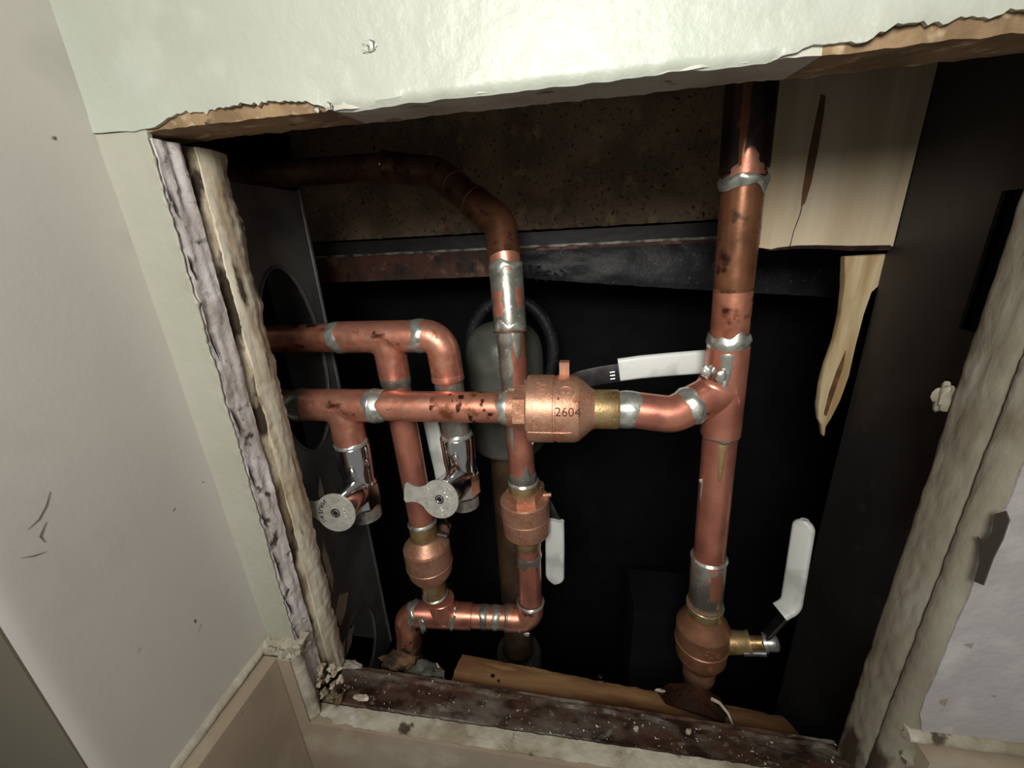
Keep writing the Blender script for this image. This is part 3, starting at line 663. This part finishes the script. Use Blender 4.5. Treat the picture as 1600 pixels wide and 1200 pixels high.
# ---- main line
YM, ZM = 262, -113
mr_ = thing('copper_pipe', 'straight copper line across the middle feeding the largest ball valve', 'copper pipe', (-140, YM, ZM))
pipe(mr_, (-300, YM, ZM), (-104, YM, ZM), PR, 'copper')
pipe(mr_, (-104, YM, ZM), (-43, YM, ZM), PR, 'copper_flux')
tee(mr_, (-176, YM, ZM), Xv, 34, 25, (.02, -.02, -1), 30, 12.3, 'copper')
collar(mr_, (-211, YM, ZM), Xv, 12.2, 13, 33, .6, .4, (), 'tinned')
collar(mr_, (-150, YM, ZM), Xv, 11.9, 13, 37, .8, .35, [(.5, 4), (-.6, -2)])
obj('sleeve_edge', G().lathe((-151.2, YM, ZM), Xv, [(0, 11), (0, 12.6), (.8, 13.0), (1.6, 12.6), (1.6, 11)], 48), 'solder', mr_, 'bright rim of the tee socket')
collar(mr_, (-50.5, YM, ZM), Xv, 11.6, 10, 41, .9, .6, [(-.4, -1.5)])
# ---- upper branch line with tee and elbow
YU, ZU = 290, -68
ul = thing('copper_pipe', 'short upper copper run with a tee and a round elbow at left', 'copper pipe', (-140, YU, ZU))
pipe(ul, (-330, YU, ZU), (-184, YU, ZU), PR, 'copper_stained')
T2 = V((-146, YU, ZU + .5)); d2 = (V((-141, 291, -241)) - T2).normalized()
tee(ul, T2, Xv, 39, 27, d2, 32, 12.3, 'copper')
collar(ul, (-185, YU, ZU + .2), Xv, 11.9, 11, 45, .6, .4)
collar(ul, (-119.5, YU, ZU + .7), Xv, 12.2, 10, 49, .7, .5, [(.6, -4)])
obj('elbow', G().tube(fil([(-122, YU, ZU + .7), (-103.5, YU, ZU + .7), (-101.5, YU, -101)], [14], 16), 12.3), 'copper', ul, 'round copper elbow')
obj('elbow_socket', G().lathe((-101.7, YU, -97), (.02, 0, -1), [(0, 12.3), (3, 12.7), (5, 12.7), (5.5, 11.5)], 40), 'copper', ul)
pipe(ul, (-101.6, YU, -98), (-99.5, YU, -152), 11.2, 'tinned')
pipe(ul, T2 + d2 * 28, T2 + d2 * 178, PR, 'copper_clean')
collar(ul, T2 + d2 * 34.5, d2, 11.6, 10, 53, .3, .4, (), 'tinned')
bead(ul, T2 + d2 * 62 + V((4, -10.5, 0)), 1.5, 3, flat=(1.2, .6, 1.6))
# ---- middle riser: from the upper left, bend, down behind the main line to its valve
cm = thing('copper_riser', 'middle copper riser bending back to the upper left in shadow', 'copper pipe', (-52, 305, -200))
A, B, C_, D_, E_ = V((-56.5, 315, -14)), V((-60.5, 325, 10)), V((-116, 362, 51)), V((-152, 374, 61)), V((-380, 384, 66))
ab, cd = (A - B).normalized(), (D_ - C_).normalized(); bc = (C_ - B).normalized()
pipe(cm, D_ + (E_ - D_) * .02, E_, PR, 'copper_dark')
obj('bend', G().tube(fil([A + ab * .5, B, B + bc * 30], [16], 12), 12.4), 'copper_brown', cm, 'forty five degree bend, scorched brown')
pipe(cm, B + bc * 26, C_ - bc * 16, 11.4, 'copper_dark')
obj('bend', G().tube(fil([C_ - bc * 22, C_, D_ + (E_ - D_) * .06], [16], 12), 12.4), 'copper_dark', cm, 'dark upper bend')
for q, dd in ((B + bc * 30, bc), (C_ - bc * 22, bc), (D_ + (E_ - D_) * .06, (E_ - D_).normalized())):
    obj('socket_rim', G().lathe(q - dd * 1, dd, [(0, 12.3), (0.3, 13.0), (1.6, 13.0), (2, 11)], 40), 'copper_dark', cm)
bead(cm, D_ + (E_ - D_) * .06 + V((0, -12.4, 1)), 1.2, 5)
# small stamped mark on the bend
mk = B + bc * 17; u_, w_ = perp(bc)
g = text_geo('CB', 6.0, .15, cyl_map(mk, bc, 12.45, .15, 0, math.pi)); obj('stamp', g, 'engrave', cm, 'small dark stamped letters')
m0, m1, m2 = V((-55.5, 313, -22)), V((-53.5, 306.5, -68)), V((-48.5, 303, -204))
dm = (m1 - m0).normalized(); dm2 = (m2 - m1).normalized()
pipe(cm, A - V((0, 0, -2)), m0, 11.6, 'copper')
obj('coupling', G().lathe(m0 - dm * 1, dm, [(0, 11.4), (0, 12.2), (.6, 12.5), (46, 12.5), (46.6, 12)], 44), 'tinned', cm, 'silver tinned coupling')
streak(cm, m0, dm, 12.5, .55, .95, 16, 36, 'copper_clean', 'copper_patch', tip=.9, thick=.15)
streak(cm, m0, dm, 12.5, -.95, .7, 14, 30, 'copper_clean', 'copper_patch', tip=.8, thick=.15)
collar(cm, m0 - dm * 1, dm, 12.0, 7, 57, .7, .7, [(0.3, 5)])
collar(cm, m1 - dm * 2, dm, 12.2, 6, 61, .3, .7, [(.5, -6), (-.6, -3)])
obj('socket_rim', G().lathe(m1 - dm * .5, dm, [(0, 12.5), (.4, 12.9), (1.2, 12.9), (1.6, 11)], 44), 'copper_dark', cm)
pipe(cm, m1 - dm * 4, m2, PR, 'copper_clean')
streak(cm, m1, dm2, PR, .45, 1.5, 0, 64, 'tinned', tip=.35)
streak(cm, m1, dm2, PR, -.6, .8, 0, 20, 'tinned', tip=.4)
streak(cm, m1 + dm2 * 72, dm2, PR, .5, .6, 0, 26, 'tinned', tip=.2)
collar(cm, m2 - dm2 * 8, dm2, 11.5, 11, 65, .3, .7, [(-.5, -9)], 'tinned')
for k, t in enumerate((78, 86, 94)): bead(cm, m1 + dm2 * t + V((11, -2, 0)), 1.2, k)
streak(cm, m1 + dm2 * 46, dm2, PR, -1.05, .22, -8, 8, 'solder', tip=.4)
# ---- lower run: from the middle valve down to an elbow, left to a tee and an elbow down
lw_ = thing('copper_pipe', 'lowest copper run joining two elbows under the small valves', 'copper pipe', (-100, 294, -348))
L0, L1, L2, L3 = V((-46.5, 303, -266)), V((-47.5, 303, -358)), V((-170, 287, -347.5)), V((-173, 287, -392))
pipe(lw_, L0, V((-47.3, 303, -342)), PR, 'copper_clean')
collar(lw_, V((-46.6, 303, -278)), Zv, 11.5, 7, 69, .25, .7, [(.3, 6), (-.8, 8), (1.2, 16)], 'tinned')
dl = (L2 - L1).normalized()
obj('elbow', G().tube(fil([V((-47.2, 303, -336)), L1, L1 + dl * 24], [13], 14), 12.6), 'copper', lw_, 'elbow under the middle valve')
collar(lw_, V((-47.2, 303, -335)), Zv, 12.3, 3.5, 73, 1.1, .3, [(.2, 1)])
collar(lw_, L1 + dl * 24.5, dl, 12.2, 4, 77, .5, .5, (), 'tinned')
bead(lw_, L1 + dl * 5 + V((2, -13, -5)), 2.0, 4, flat=(1.6, .6, 1)); bead(lw_, L1 + dl * 10 + V((0, -12.5, -2)), 1.4, 8, flat=(.8, .6, 1.8))
pipe(lw_, L1 + dl * 18, L1 + dl * 70, PR, 'copper')
collar(lw_, L1 + dl * 35, dl, 11.2, 7, 81, .5, .3)
collar(lw_, L1 + dl * 47, dl, 11.2, 8, 82, .3, .25, (), 'tinned')
T3 = L1 + dl * 86.5
tee(lw_, T3, dl, 28, 29, (-.02, -.03, 1), 22, 12.6, 'copper_clean')
bead(lw_, T3 + dl * 17 + V((0, -12.6, -1)), 4.6, 12, flat=(.75, .45, 2.1)); bead(lw_, T3 - dl * 13 + V((0, -10.5, 8)), 2.6, 15, flat=(.8, .8, 1.4))
bead(lw_, T3 - dl * 11 + V((0, -12.6, 1)), 3.6, 17, flat=(.8, .55, 1.7)); bead(lw_, T3 - dl * 14 + V((0, -6, 13)), 2.0, 19, flat=(.7, .7, 1.6))
obj('elbow', G().tube(fil([T3 + dl * 27, L2, L3], [13], 14), 12.4), 'copper_stained', lw_, 'scorched elbow turning down at the left')
collar(lw_, T3 + dl * 29.5, dl, 12.5, 7, 85, .8, .7, [(-1.2, 5)])
collar(lw_, L3 + V((0, 0, 4)), Zv, 12.2, 5, 87, .5, .5, (), 'tinned')
bead(lw_, L3 + V((4, -12, -4)), 2.2, 21, 'copper', flat=(.9, .6, 1.6))
pipe(lw_, L3 + V((0, 0, 6)), L3 + V((-1, 0, -205)), PR, 'copper_dark')

# ================================================================== BALL VALVES
def ball_valve(label, P, ax, body, hexp=None, cup=None, mt='bronze', tail=None):
    o = thing('ball_valve', label, 'valve', V(P) + V(ax).normalized() * 30)
    obj('body', G().lathe(P, ax, body, 56), mt, o, angle=17)
    if hexp: obj('hex_end', G().lathe(P, ax, hexp, 6, phase=.3), mt, o, angle=25)
    if cup: obj('inlet_cup', G().lathe(P, ax, cup, 44), mt if mt == 'bronze' and hexp and V(P).x > -46 else 'brass', o)
    if tail: obj('outlet_tail', G().lathe(P, ax, tail, 44), 'brass', o, 'yellow brass tail')
    return o
def lever(o, pts, side, w, th, grip, gw, gth, gside=None, end_taper=True):
    h = obj('handle', G().strap(pts, side, w, th, rnd=.3), 'steel_dark', o, 'dark steel lever')
    gp = [V(grip[0])]
    for q in grip[1:]:
        q = V(q); n0 = max(1, int((q - gp[-1]).length / .6)); p0 = gp[-1]
        gp += [p0.lerp(q, (k + 1) / n0) for k in range(n0)]
    grip = gp; n = len(grip); wm = [1] * n
    if end_taper:
        tot = (V(grip[-1]) - V(grip[0])).length
        for i in range(n):
            dist = (V(grip[i]) - V(grip[-1])).length; r = gw / 2
            if dist < r: wm[i] = max(.25, math.sqrt(max(0, 1 - ((r - dist) / r) ** 2)))
    obj('grip', G().strap(grip, gside or side, gw, gth, wm, rnd=.45), 'vinyl', h, 'white vinyl grip')
    return h
# 1: large valve on the main line
P1 = V((-44, YM, ZM))
b1 = ball_valve('largest bronze ball valve, lying sideways, stamped 2604, in the centre', P1, Xv,
    [(7, 15), (8.2, 22.5), (9.2, 23.3), (26, 23.3), (26.4, 22.6), (27.6, 22.6), (28, 23.1), (39.5, 22.9), (42.5, 22.0), (46, 19), (51, 14.5), (53, 13.4)],
    [(-1, 13.5), (-1, 16.2), (8.5, 16.2), (8.5, 13)], [(-6, 12), (-6, 13.6), (-1, 13.6)], 'bronze', [(50, 13.3), (68, 13.3), (69, 12.8), (69, 11)])
obj('parting_line', G().tube([P1 + Xv * t + V((0, -21.9, -7.7)) * (1 if t < 40 else .96) for t in (10, 16, 22, 28, 34, 40)], .5, 8), 'bronze', b1, 'casting seam')
obj('stamp', text_geo('2604', 8.2, .12, cyl_map(P1, Xv, 23.2, -.30, 36, 0)), 'engrave', b1, 'dark stamped number')
obj('raised_letters', text_geo('JW', 8.0, .8, cyl_map(P1, Xv, 23.0, -1.02, 18.5, math.pi / 2)), 'bronze', b1, 'raised foundry letters')
g = G()
def onb(th, t, r): 
    u, w = perp(Xv); return P1 + Xv * t + (u * math.cos(th) + w * math.sin(th)) * r
g.tube([onb(-.88 + 3.9 / 23 * math.sin(a), 34.5 + 4.6 * math.cos(a), 23.2) for a in [2 * math.pi * k / 24 for k in range(26)]], .65, 8, ends=False)
for th, t, r_ in ((-.86, 33.3, .9), (-.86, 36, .7), (-.68, 28.8 + 1, 1.1), (-.62, 40, 1.1), (-.64, 42.2, 1.1), (-.85, 30, .6)): g.blob(onb(th, t, 23.0), r_, t, (8, 6), .1)
obj('emblem', g, 'bronze', b1, 'raised round foundry mark with dots')
obj('stop_lug', G().box((-14.5, 268, -92), (-7.8, 274, -82)), 'bronze', b1)
sx, sz = -12, -112
obj('stem', G().lathe((sx, 276, sz), (0, 1, 0), [(0, 10), (18, 9.5), (18, 6), (26, 6)], 32), 'bronze', b1)
h0 = V((sx, 300, sz + 1)); lp = [at(868, 612, 303), at(890, 600, 303), at(910, 592, 303), at(940, 586, 303), at(968, 582, 303), at(1010, 577, 303)]
h1 = lever(b1, lp, (0, 0.05, 1), 14.5, 2.4, [at(967, 578, 302), at(1000, 573.5, 302), at(1050, 569, 302), at(1090, 566, 302), at(1108, 565, 302), at(1122, 564, 302), at(1130, 563.5, 302)], 17.5, 5.5)
obj('nut', G().lathe((sx, 302, sz), (0, 1, 0), [(0, 7), (6, 7)], 6), 'steel', b1)
g = G()
for k in range(3):
    p = at(953 + k * .4, 582 + k * 5.2, 300.8); g.tube([p, p + V((3.4, 0, .5))], .55, 8)
obj('punched_slot', g, 'solder', h1, 'three bright punched marks')
# 2: left small valve
P2 = T2 + d2 * 172; 
b2 = ball_valve('small bronze ball valve under the left branch, hidden lever', P2, d2,
    [(14, 12.2), (16, 13), (24, 20.6), (26, 21.4), (44, 21.4), (44.5, 21.9), (45.6, 21.9), (46.2, 21.2), (54, 20.4), (59, 18), (64, 13)],
    None, [(0, 10.5), (0, 12.4), (15, 12.6)], 'bronze', [(60, 11.8), (86, 11.6), (87, 11)])
collar(b2, P2 + d2 * 0, d2, 12.0, 5, 91, .9, .4, (), 'solder')
collar(b2, P2 + d2 * 84, d2, 11.6, 3, 92, .9, .3)
sd2 = V((.2, .98, 0)).normalized(); c2 = P2 + d2 * 32
obj('stem', G().lathe(c2 + sd2 * 15, sd2, [(0, 8), (14, 7.5), (14, 5), (22, 5)], 28), 'bronze', b2)
g = G().lathe(P2 + d2 * 9 + V((15, -4, 0)), (1, -.1, -.1), [(0, 1.8), (9, 1.8)], 14); obj('stop_lug', g, 'steel', b2)
l2 = [c2 + sd2 * 34 + V((0, 0, 0)), c2 + sd2 * 34 + V((-4, 0, 22)), at(700, 780, 318), at(694, 750, 320)]
lever(b2, l2, (.8, -.3, 0), 12, 2.2, [at(695, 765, 319), at(690, 735, 320), at(683, 705, 321), at(676, 672, 322), at(670, 645, 323), at(667, 632, 323), at(666, 626, 323)], 17, 5)
# 3: middle small valve
P3 = V((-48.5, 303, -199)); d3 = V((.02, 0, -1)).normalized()
b3 = ball_valve('small bronze ball valve on the middle riser, white lever hanging at right', P3, d3,
    [(17, 13), (17, 20.4), (18, 21.6), (33, 21.6), (33.3, 20.8), (34.6, 20.8), (35, 21.2), (51, 20.8), (53, 19.5), (58, 13)],
    [(8, 12), (8, 15.8), (17, 15.8)], [(0, 11), (0, 13.4), (8, 13.6)], 'bronze', [(56, 12.4), (68, 12.2), (69, 11.4)])
collar(b3, P3 + d3 * 0, d3, 12.4, 4, 95, .9, .3)
sd3 = V((.3, .95, 0)).normalized(); c3 = P3 + d3 * 24
obj('stem', G().lathe(c3 + sd3 * 15, sd3, [(0, 8), (12, 7.5), (12, 5), (18, 5)], 28), 'bronze', b3)
obj('stop_lug', G().lathe(P3 + d3 * 15 + V((16, 2, 0)), (1, .2, 0), [(0, 2), (7, 2)], 14), 'bronze', b3)
g = G()
for k in range(5): g.blob(P3 + d3 * (21 + 6 * k) + V((18.4 - .3 * (k % 2), -10.5, 0)), 1.0, k, (8, 6), .2, (.6, .8, 1))
obj('raised_letters', g, 'bronze', b3, 'raised foundry marks')
lever(b3, [c3 + sd3 * 26, at(854, 790, 322), at(858, 798, 320), at(868, 815, 318), at(869, 830, 318)], (.96, -.2, 0), 13, 2.4,
      [at(866, 812, 316), at(866.5, 830, 316), at(867, 850, 316), at(867, 875, 316), at(867, 892, 316), at(867, 900, 316), at(867, 906, 316), at(867, 910, 316)], 18.5, 5.5)
# 4: lower right valve
P4 = rs(-284)
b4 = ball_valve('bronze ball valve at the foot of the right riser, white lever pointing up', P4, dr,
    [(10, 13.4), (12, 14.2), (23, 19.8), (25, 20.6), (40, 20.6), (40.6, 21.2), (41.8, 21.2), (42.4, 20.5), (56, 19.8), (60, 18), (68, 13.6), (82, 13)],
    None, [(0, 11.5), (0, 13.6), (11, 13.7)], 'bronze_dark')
g = G()
for th, t in ((.18, 30), (.18, 33.5), (.0, 30.5), (-.2, 33.5), (-.22, 36), (.02, 36), (0, 48), (0, 50.5)):
    u, w = perp(dr); g.box((-1.6, -.5, -.5), (1.6, .5, .5))
    c = P4 + dr * t + (u * math.cos(th - .1) + w * math.sin(th - .1)) * 20.5
    for i in range(len(g.v) - 8, len(g.v)): g.v[i] = g.v[i] + c
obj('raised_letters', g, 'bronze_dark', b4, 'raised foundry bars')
S0 = at(1140, 1003, 270); sd4 = (at(1200, 1004, 266) - S0).normalized()
obj('stem', G().lathe(S0 - sd4 * 4, sd4, [(0, 9.5), (16, 8.4), (17, 9), (19.5, 9), (19.5, 5), (30, 5)], 32), 'brass', b4, 'brass stem housing')
obj('stop_lug', G().lathe(at(1162, 1020, 262), sd4, [(0, 2.6), (16, 2.6)], 14), 'steel', b4)
obj('nut', G().lathe(at(1193, 1004, 266), sd4, [(0, 7.6), (2, 7.6), (2.2, 6.2), (8, 6.6), (10, 5.4), (11, 3)], 12), 'chrome_satin', b4, 'shiny hex nut')
ls = V((.45, -.89, 0))
h4 = lever(b4, [at(1190, 1000, 268), at(1205, 985, 270), at(1222, 966, 272), at(1230, 957, 273)], (.2, -.6, .75), 13, 2.6,
      fil([at(1218, 956, 272), at(1236, 946, 274), at(1257, 812, 281)], [9], 8)[:-1] + [at(1255, 828, 280), at(1256, 820, 280.5), at(1256.6, 815, 280.8), at(1257, 812, 281)], 15, 6, (.62, -.75, .2))

# ================================================================== CHROME STOP VALVES
def stop_valve(label, top, D, lean=(0.02, 0, -1)):
    o = thing('stop_valve', label, 'valve', V(top) + V((0, 0, -65)), 'chrome quarter-turn stops')
    top, ax = V(top), V(lean).normalized()
    collar(o, top + ax * 1.5, ax, 12.0, 6, top.x, .8, .5, [(.3, 1.5)])
    obj('body', G().lathe(top + ax * 2, ax, [(0, 11), (0, 13.2), (1, 13.8), (22, 13.4), (30, 12.6), (33, 12.8), (34, 13.6), (54, 13.6), (56, 12.4), (57, 9)], 40), 'chrome', o)
    obj('hex_flats', G().lathe(top + ax * 36, ax, [(0, 12.4), (1, 14.9), (19, 14.9), (20, 12.4)], 8), 'chrome', o, angle=20)
    th = [(0, 10)]
    for k in range(7): th += [(k * 1.8, 10.4), (k * 1.8 + .7, 11.9), (k * 1.8 + 1.1, 11.9), (k * 1.8 + 1.8, 10.4)]
    obj('thread', G().lathe(top + ax * 57, ax, th + [(12.6, 8), (8, 7.4)], 36), 'chrome_satin', o, 'threaded outlet')
    S_ = top + ax * 42; D = V(D); sd = (D - S_).normalized()
    h = obj('handle', G().lathe(S_ + sd * 9, sd, [(0, 8), (0, 11.2), (1.5, 12.2), ((D - S_).length - 10, 12.8), ((D - S_).length - 9, 12.8)], 40), 'chrome', o)
    # disc with a thumb lobe pointing left
    lf = V((-1, 0, .12)); lf = (lf - sd * lf.dot(sd)).normalized(); up = sd.cross(lf) * -1
    if up.z < 0: up = -up
    R_ = 14.8; out = []
    n = 44; a0 = math.radians(35)
    for k in range(n + 1):
        a = a0 + (2 * math.pi - 2 * a0) * k / n; out.append((R_ * math.cos(a), R_ * math.sin(a)))
    out += [(14.8, -7.0), (18, -6.0), (22, -6.4), (27, -8.0), (28.6, -6.4), (29, 0), (28.6, 6.4), (27, 8.0), (22, 6.4), (18, 6.0), (14.8, 7.0)]
    obj('face_plate', G().prism([D + lf * x + up * y for x, y in out], sd * 1.6, .3), 'chrome_face', h, 'round face with a thumb lobe')
    obj('screw', G().lathe(D + sd * 1.2, sd, [(0, 3.6), (.55, 3.4)], 28), 'engrave_dark', h, 'centre screw disc, recess shade put into its dark colour')  # flat dark disc paints the shade of the screw recess
    obj('screw_rim', G().tube([D + sd * 1.75 + lf * 2.2 * math.cos(a) + up * 2.2 * math.sin(a) for a in [2 * math.pi * k / 24 for k in range(26)]], .6, 8, ends=False), 'chrome', h)
    def ring(txt, a_mid, rad, size, dark):
        def f(x, y, z):
            a = a_mid + x / rad; r = rad - y
            return D + sd * (1.45 + z) * 1.0 + lf * r * math.cos(a) + up * r * math.sin(a)
        g_ = text_geo(txt, size, .4, f); obj('raised_letters', g_, 'engrave_dark' if dark else 'solder', h, 'small raised lettering')
    ring('1/4 TURN', 0.0, 11.4, 4.6, top.x < -150)
    g_ = G(); rnd = random.Random(int(abs(top.x)))
    for k in range(22):
        a = math.pi + rnd.uniform(-1.5, 1.5); r = rnd.choice((7, 9, 11.6)); p = D + sd * 1.6 + lf * r * math.cos(a) + up * r * math.sin(a)
        g_.tube([p, p + (lf * rnd.uniform(-1, 1) + up * rnd.uniform(-1, 1)) * 1.5], .42, 6)
    obj('raised_marks', g_, 'solder', h, 'worn raised marks')
    return o
stop_valve('chrome stop valve at the left, round handle close to the jamb', (-175.3, YM - .6, -143), at(526, 800, 224))
stop_valve('chrome stop valve under the elbow, round handle overlapping the left copper branch', (-99.5, YU, -148), at(688, 779, 246))

# ================================================================== SILL, PLANK AND DEBRIS
rsill = thing('sill_channel', 'rusty dirt covered metal channel along the bottom of the opening', 'channel', (0, 188, -325))
def sfn(u, v):
    x = -182 + 350 * u; y = 171.5 + 33 * v; sl = -8.5 * u
    z = -303.5 - 1.5 * u + (-9.5 - 13 * u) * v + 1.2 * nz(x * .06, y * .1) + .7 * nz(x * .25, y * .25)
    if v < .1: z -= 2.0
    if v > .92: z += 1.2 + 1.6 * max(0, nz(x * .1, 8))
    return (x, y, z)
obj('web', G().slab(140, 16, sfn, (0, 0, -3)), 'rust_sill', rsill)
obj('back_flange', G().slab(80, 5, lambda u, v: (-182 + 350 * u, 205 + .5 * nz(u * 40, v), -313 - 14 * u - 40 * v + .8 * nz(u * 50, 2) * (1 - v)), (0, 2.5, 0)), 'rust_sill', rsill)
obj('sole_plate', G().box((-200, 174, -440), (190, 203, -333)), 'black', rsill, 'dark sole under the channel')
# plank
pk = thing('plank', 'weathered brown plank lying behind the rusty channel', 'plank', (30, 228, -365))
pa, pb_, pc, pd = at(700, 1074, 211), at(722, 1021, 242), at(1236, 1120, 242), at(1258, 1162, 214)
def plk(u, v):
    p = pa.lerp(pd, u).lerp(pb_.lerp(pc, u), v)
    if u > .93: p = p - (pd - pa).normalized() * (7 * (v ** 2) * (u - .93) / .07)
    if u < .02: p = p + V((1.5 * nz(v * 5, 2), 0, 0))
    e = .8 * nz(p.x * .12, 4) * (1 if v > .95 else 0)
    return p + V((0, e * 1.5, .35 * nz(p.x * .02, p.y * .9) + .4 * nz(p.x * .1, p.y * .3) - (.8 if v in (0, 1) else 0)))
obj('board', G().slab(110, 12, plk, (0, 0, -19)), 'plank', pk)
ol = [(1028, 1080), (1045, 1068), (1075, 1066), (1105, 1078), (1125, 1090), (1138, 1112), (1130, 1128), (1100, 1118), (1070, 1108), (1040, 1098)]
def on_plank(a, b, up=.5):
    n_ = (pd - pa).cross(pb_ - pa).normalized(); d = ray(a, b); t = (pa + V((0, 0, up))).dot(n_) / d.dot(n_); return d * t
obj('burnt_patch', G().prism([on_plank(a, b, .9) for a, b in ol], (0, 0, -1.6)).jitter(.5, .2), 'char', pk, 'burnt dark patch under the right valve')
for a, b, r_ in ((770, 1056, 1.4), (779, 1064, 1.1), (938, 1057, 1.8), (945, 1066, 1.2)): obj('nail_hole', G().blob(on_plank(a, b, .1), r_, a, (10, 6), .2, (1.2, 1, .4)), 'char', pk)
obj('white_thread', G().tube(fil([on_plank(1112, 1092, 1.4), on_plank(1124, 1098, 3.2), on_plank(1138, 1115, 3), on_plank(1146, 1135, 2.2), on_plank(1150, 1150, 1.6), on_plank(1160, 1172, 3.2)], 6, 4), lambda t: 1.0 * (1 - t) + .35, 10), 'chip')
tag(bpy.data.objects['white_thread'], 'curved white plastic sliver lying across the plank', 'sliver')
# debris at the left end
g = G().blob(at(622, 1036, 222), 13, 4.2, (20, 12), .35, (1.1, .7, .62)); g.jitter(1.8, .16); g.jitter(.8, .5)
tag(obj('rubble_chunk', g, 'debris', angle=50), 'brown splintered lump beside the left end of the plank', 'rubble')
g = G().blob(at(662, 1052, 216), 11, 8.9, (20, 12), .35, (1.25, .8, .5)); g.jitter(1.6, .2); g.jitter(.8, .55)
tag(obj('rubble_chunk', g, 'cast_iron', angle=50), 'dark grey lump with white specks between splintered lump and plank', 'rubble')
a, b = at(694, 1064, 216), at(682, 1036, 224)
tag(obj('wood_sliver', G().strap([a, a.lerp(b, .5) + V((.6, 0, 0)), b], (1, .3, 0), 2.2, 1.0, [1, .9, .5]), 'splinter'), 'thin wood sliver standing up beside the left end of the plank', 'sliver')
g = G().blob(at(548, 1040, 206), 5, 3.3, (16, 10), .35, (1.6, .8, .7)); g.jitter(1.0, .3)
tag(obj('rubble_chunk', g, 'chip', angle=50), 'pinkish white crumb in the left corner of the channel', 'rubble')
g = G()
pts = [(562, 1052), (572, 1056), (584, 1058), (598, 1061), (612, 1066), (618, 1070)]
g.tube([at(a, b, 205) + V((0, 0, .8)) for a, b in pts], lambda t: 1.3 + .6 * math.sin(t * 19), 10); g.jitter(.6, .5)
tag(obj('plaster_strip', g, 'chip'), 'pale crusty strip of plaster on the back edge of the channel at left', 'plaster')
g = G().blob(at(1486, 622, 205) + V((-3, 0, 0)), 4, 6.1, (20, 12), .3, (.8, .8, 1.7)); g.jitter(.6, .3)
tag(obj('plaster_lump', g, 'trim_right', angle=50), 'pale plaster lump stuck to the right jamb edge', 'plaster')
def on_sill(a, b, z=-313): 
    p = atz(a, b, z); return p
for k, (a, b, r_, fl, lb) in enumerate(((994, 1140, 2.6, (.7, .6, 1.2), 'tall white chip standing on the channel below the middle of the plank'),
                                        (909, 1135, 2.0, (1, .7, .7), 'small white chip on the channel left of the tall white chip'),
                                        (1076, 1143, 2.2, (.7, .6, 1.2), 'white chip on the channel near the burnt patch'),
                                        (563, 1090, 2.6, (2.0, .8, .5), 'flat white chip on the grout ledge at its left end'),
                                        (1031, 1079, 2.2, (1.8, .6, .5), 'narrow white chip on the plank at the burnt patch'))):
    if k == 3: p = at(a, b, 166)
    elif k == 4: p = on_plank(a, b, 1.2)
    else: p = at(a, b, 190)
    g = G().blob(p, r_, k * 2.7, (12, 8), .3, fl); g.jitter(.5, .6, k)
    tag(obj('plaster_chip', g, 'chip', angle=50), lb, 'plaster', 'white chips at the bottom of the opening')
g = G()
for k in range(260):
    u, v = random.random(), random.uniform(.08, .98); p = V(sfn(u, v)) + V((0, 0, .3)); r_ = random.choice((.35, .5, .5, .8, 1.1))
    a = [V((random.uniform(-1, 1), random.uniform(-1, 1), random.uniform(-.3, 1))) * r_ for _ in range(4)]
    g.add([p + q for q in a], [(0, 1, 2), (0, 2, 3), (0, 3, 1), (1, 3, 2)])
cr = obj('plaster_crumbs', g, 'chip', smooth=False); cr['kind'] = 'stuff'; cr['label'] = 'scattered pale plaster crumbs over the rusty channel'; cr['category'] = 'crumbs'
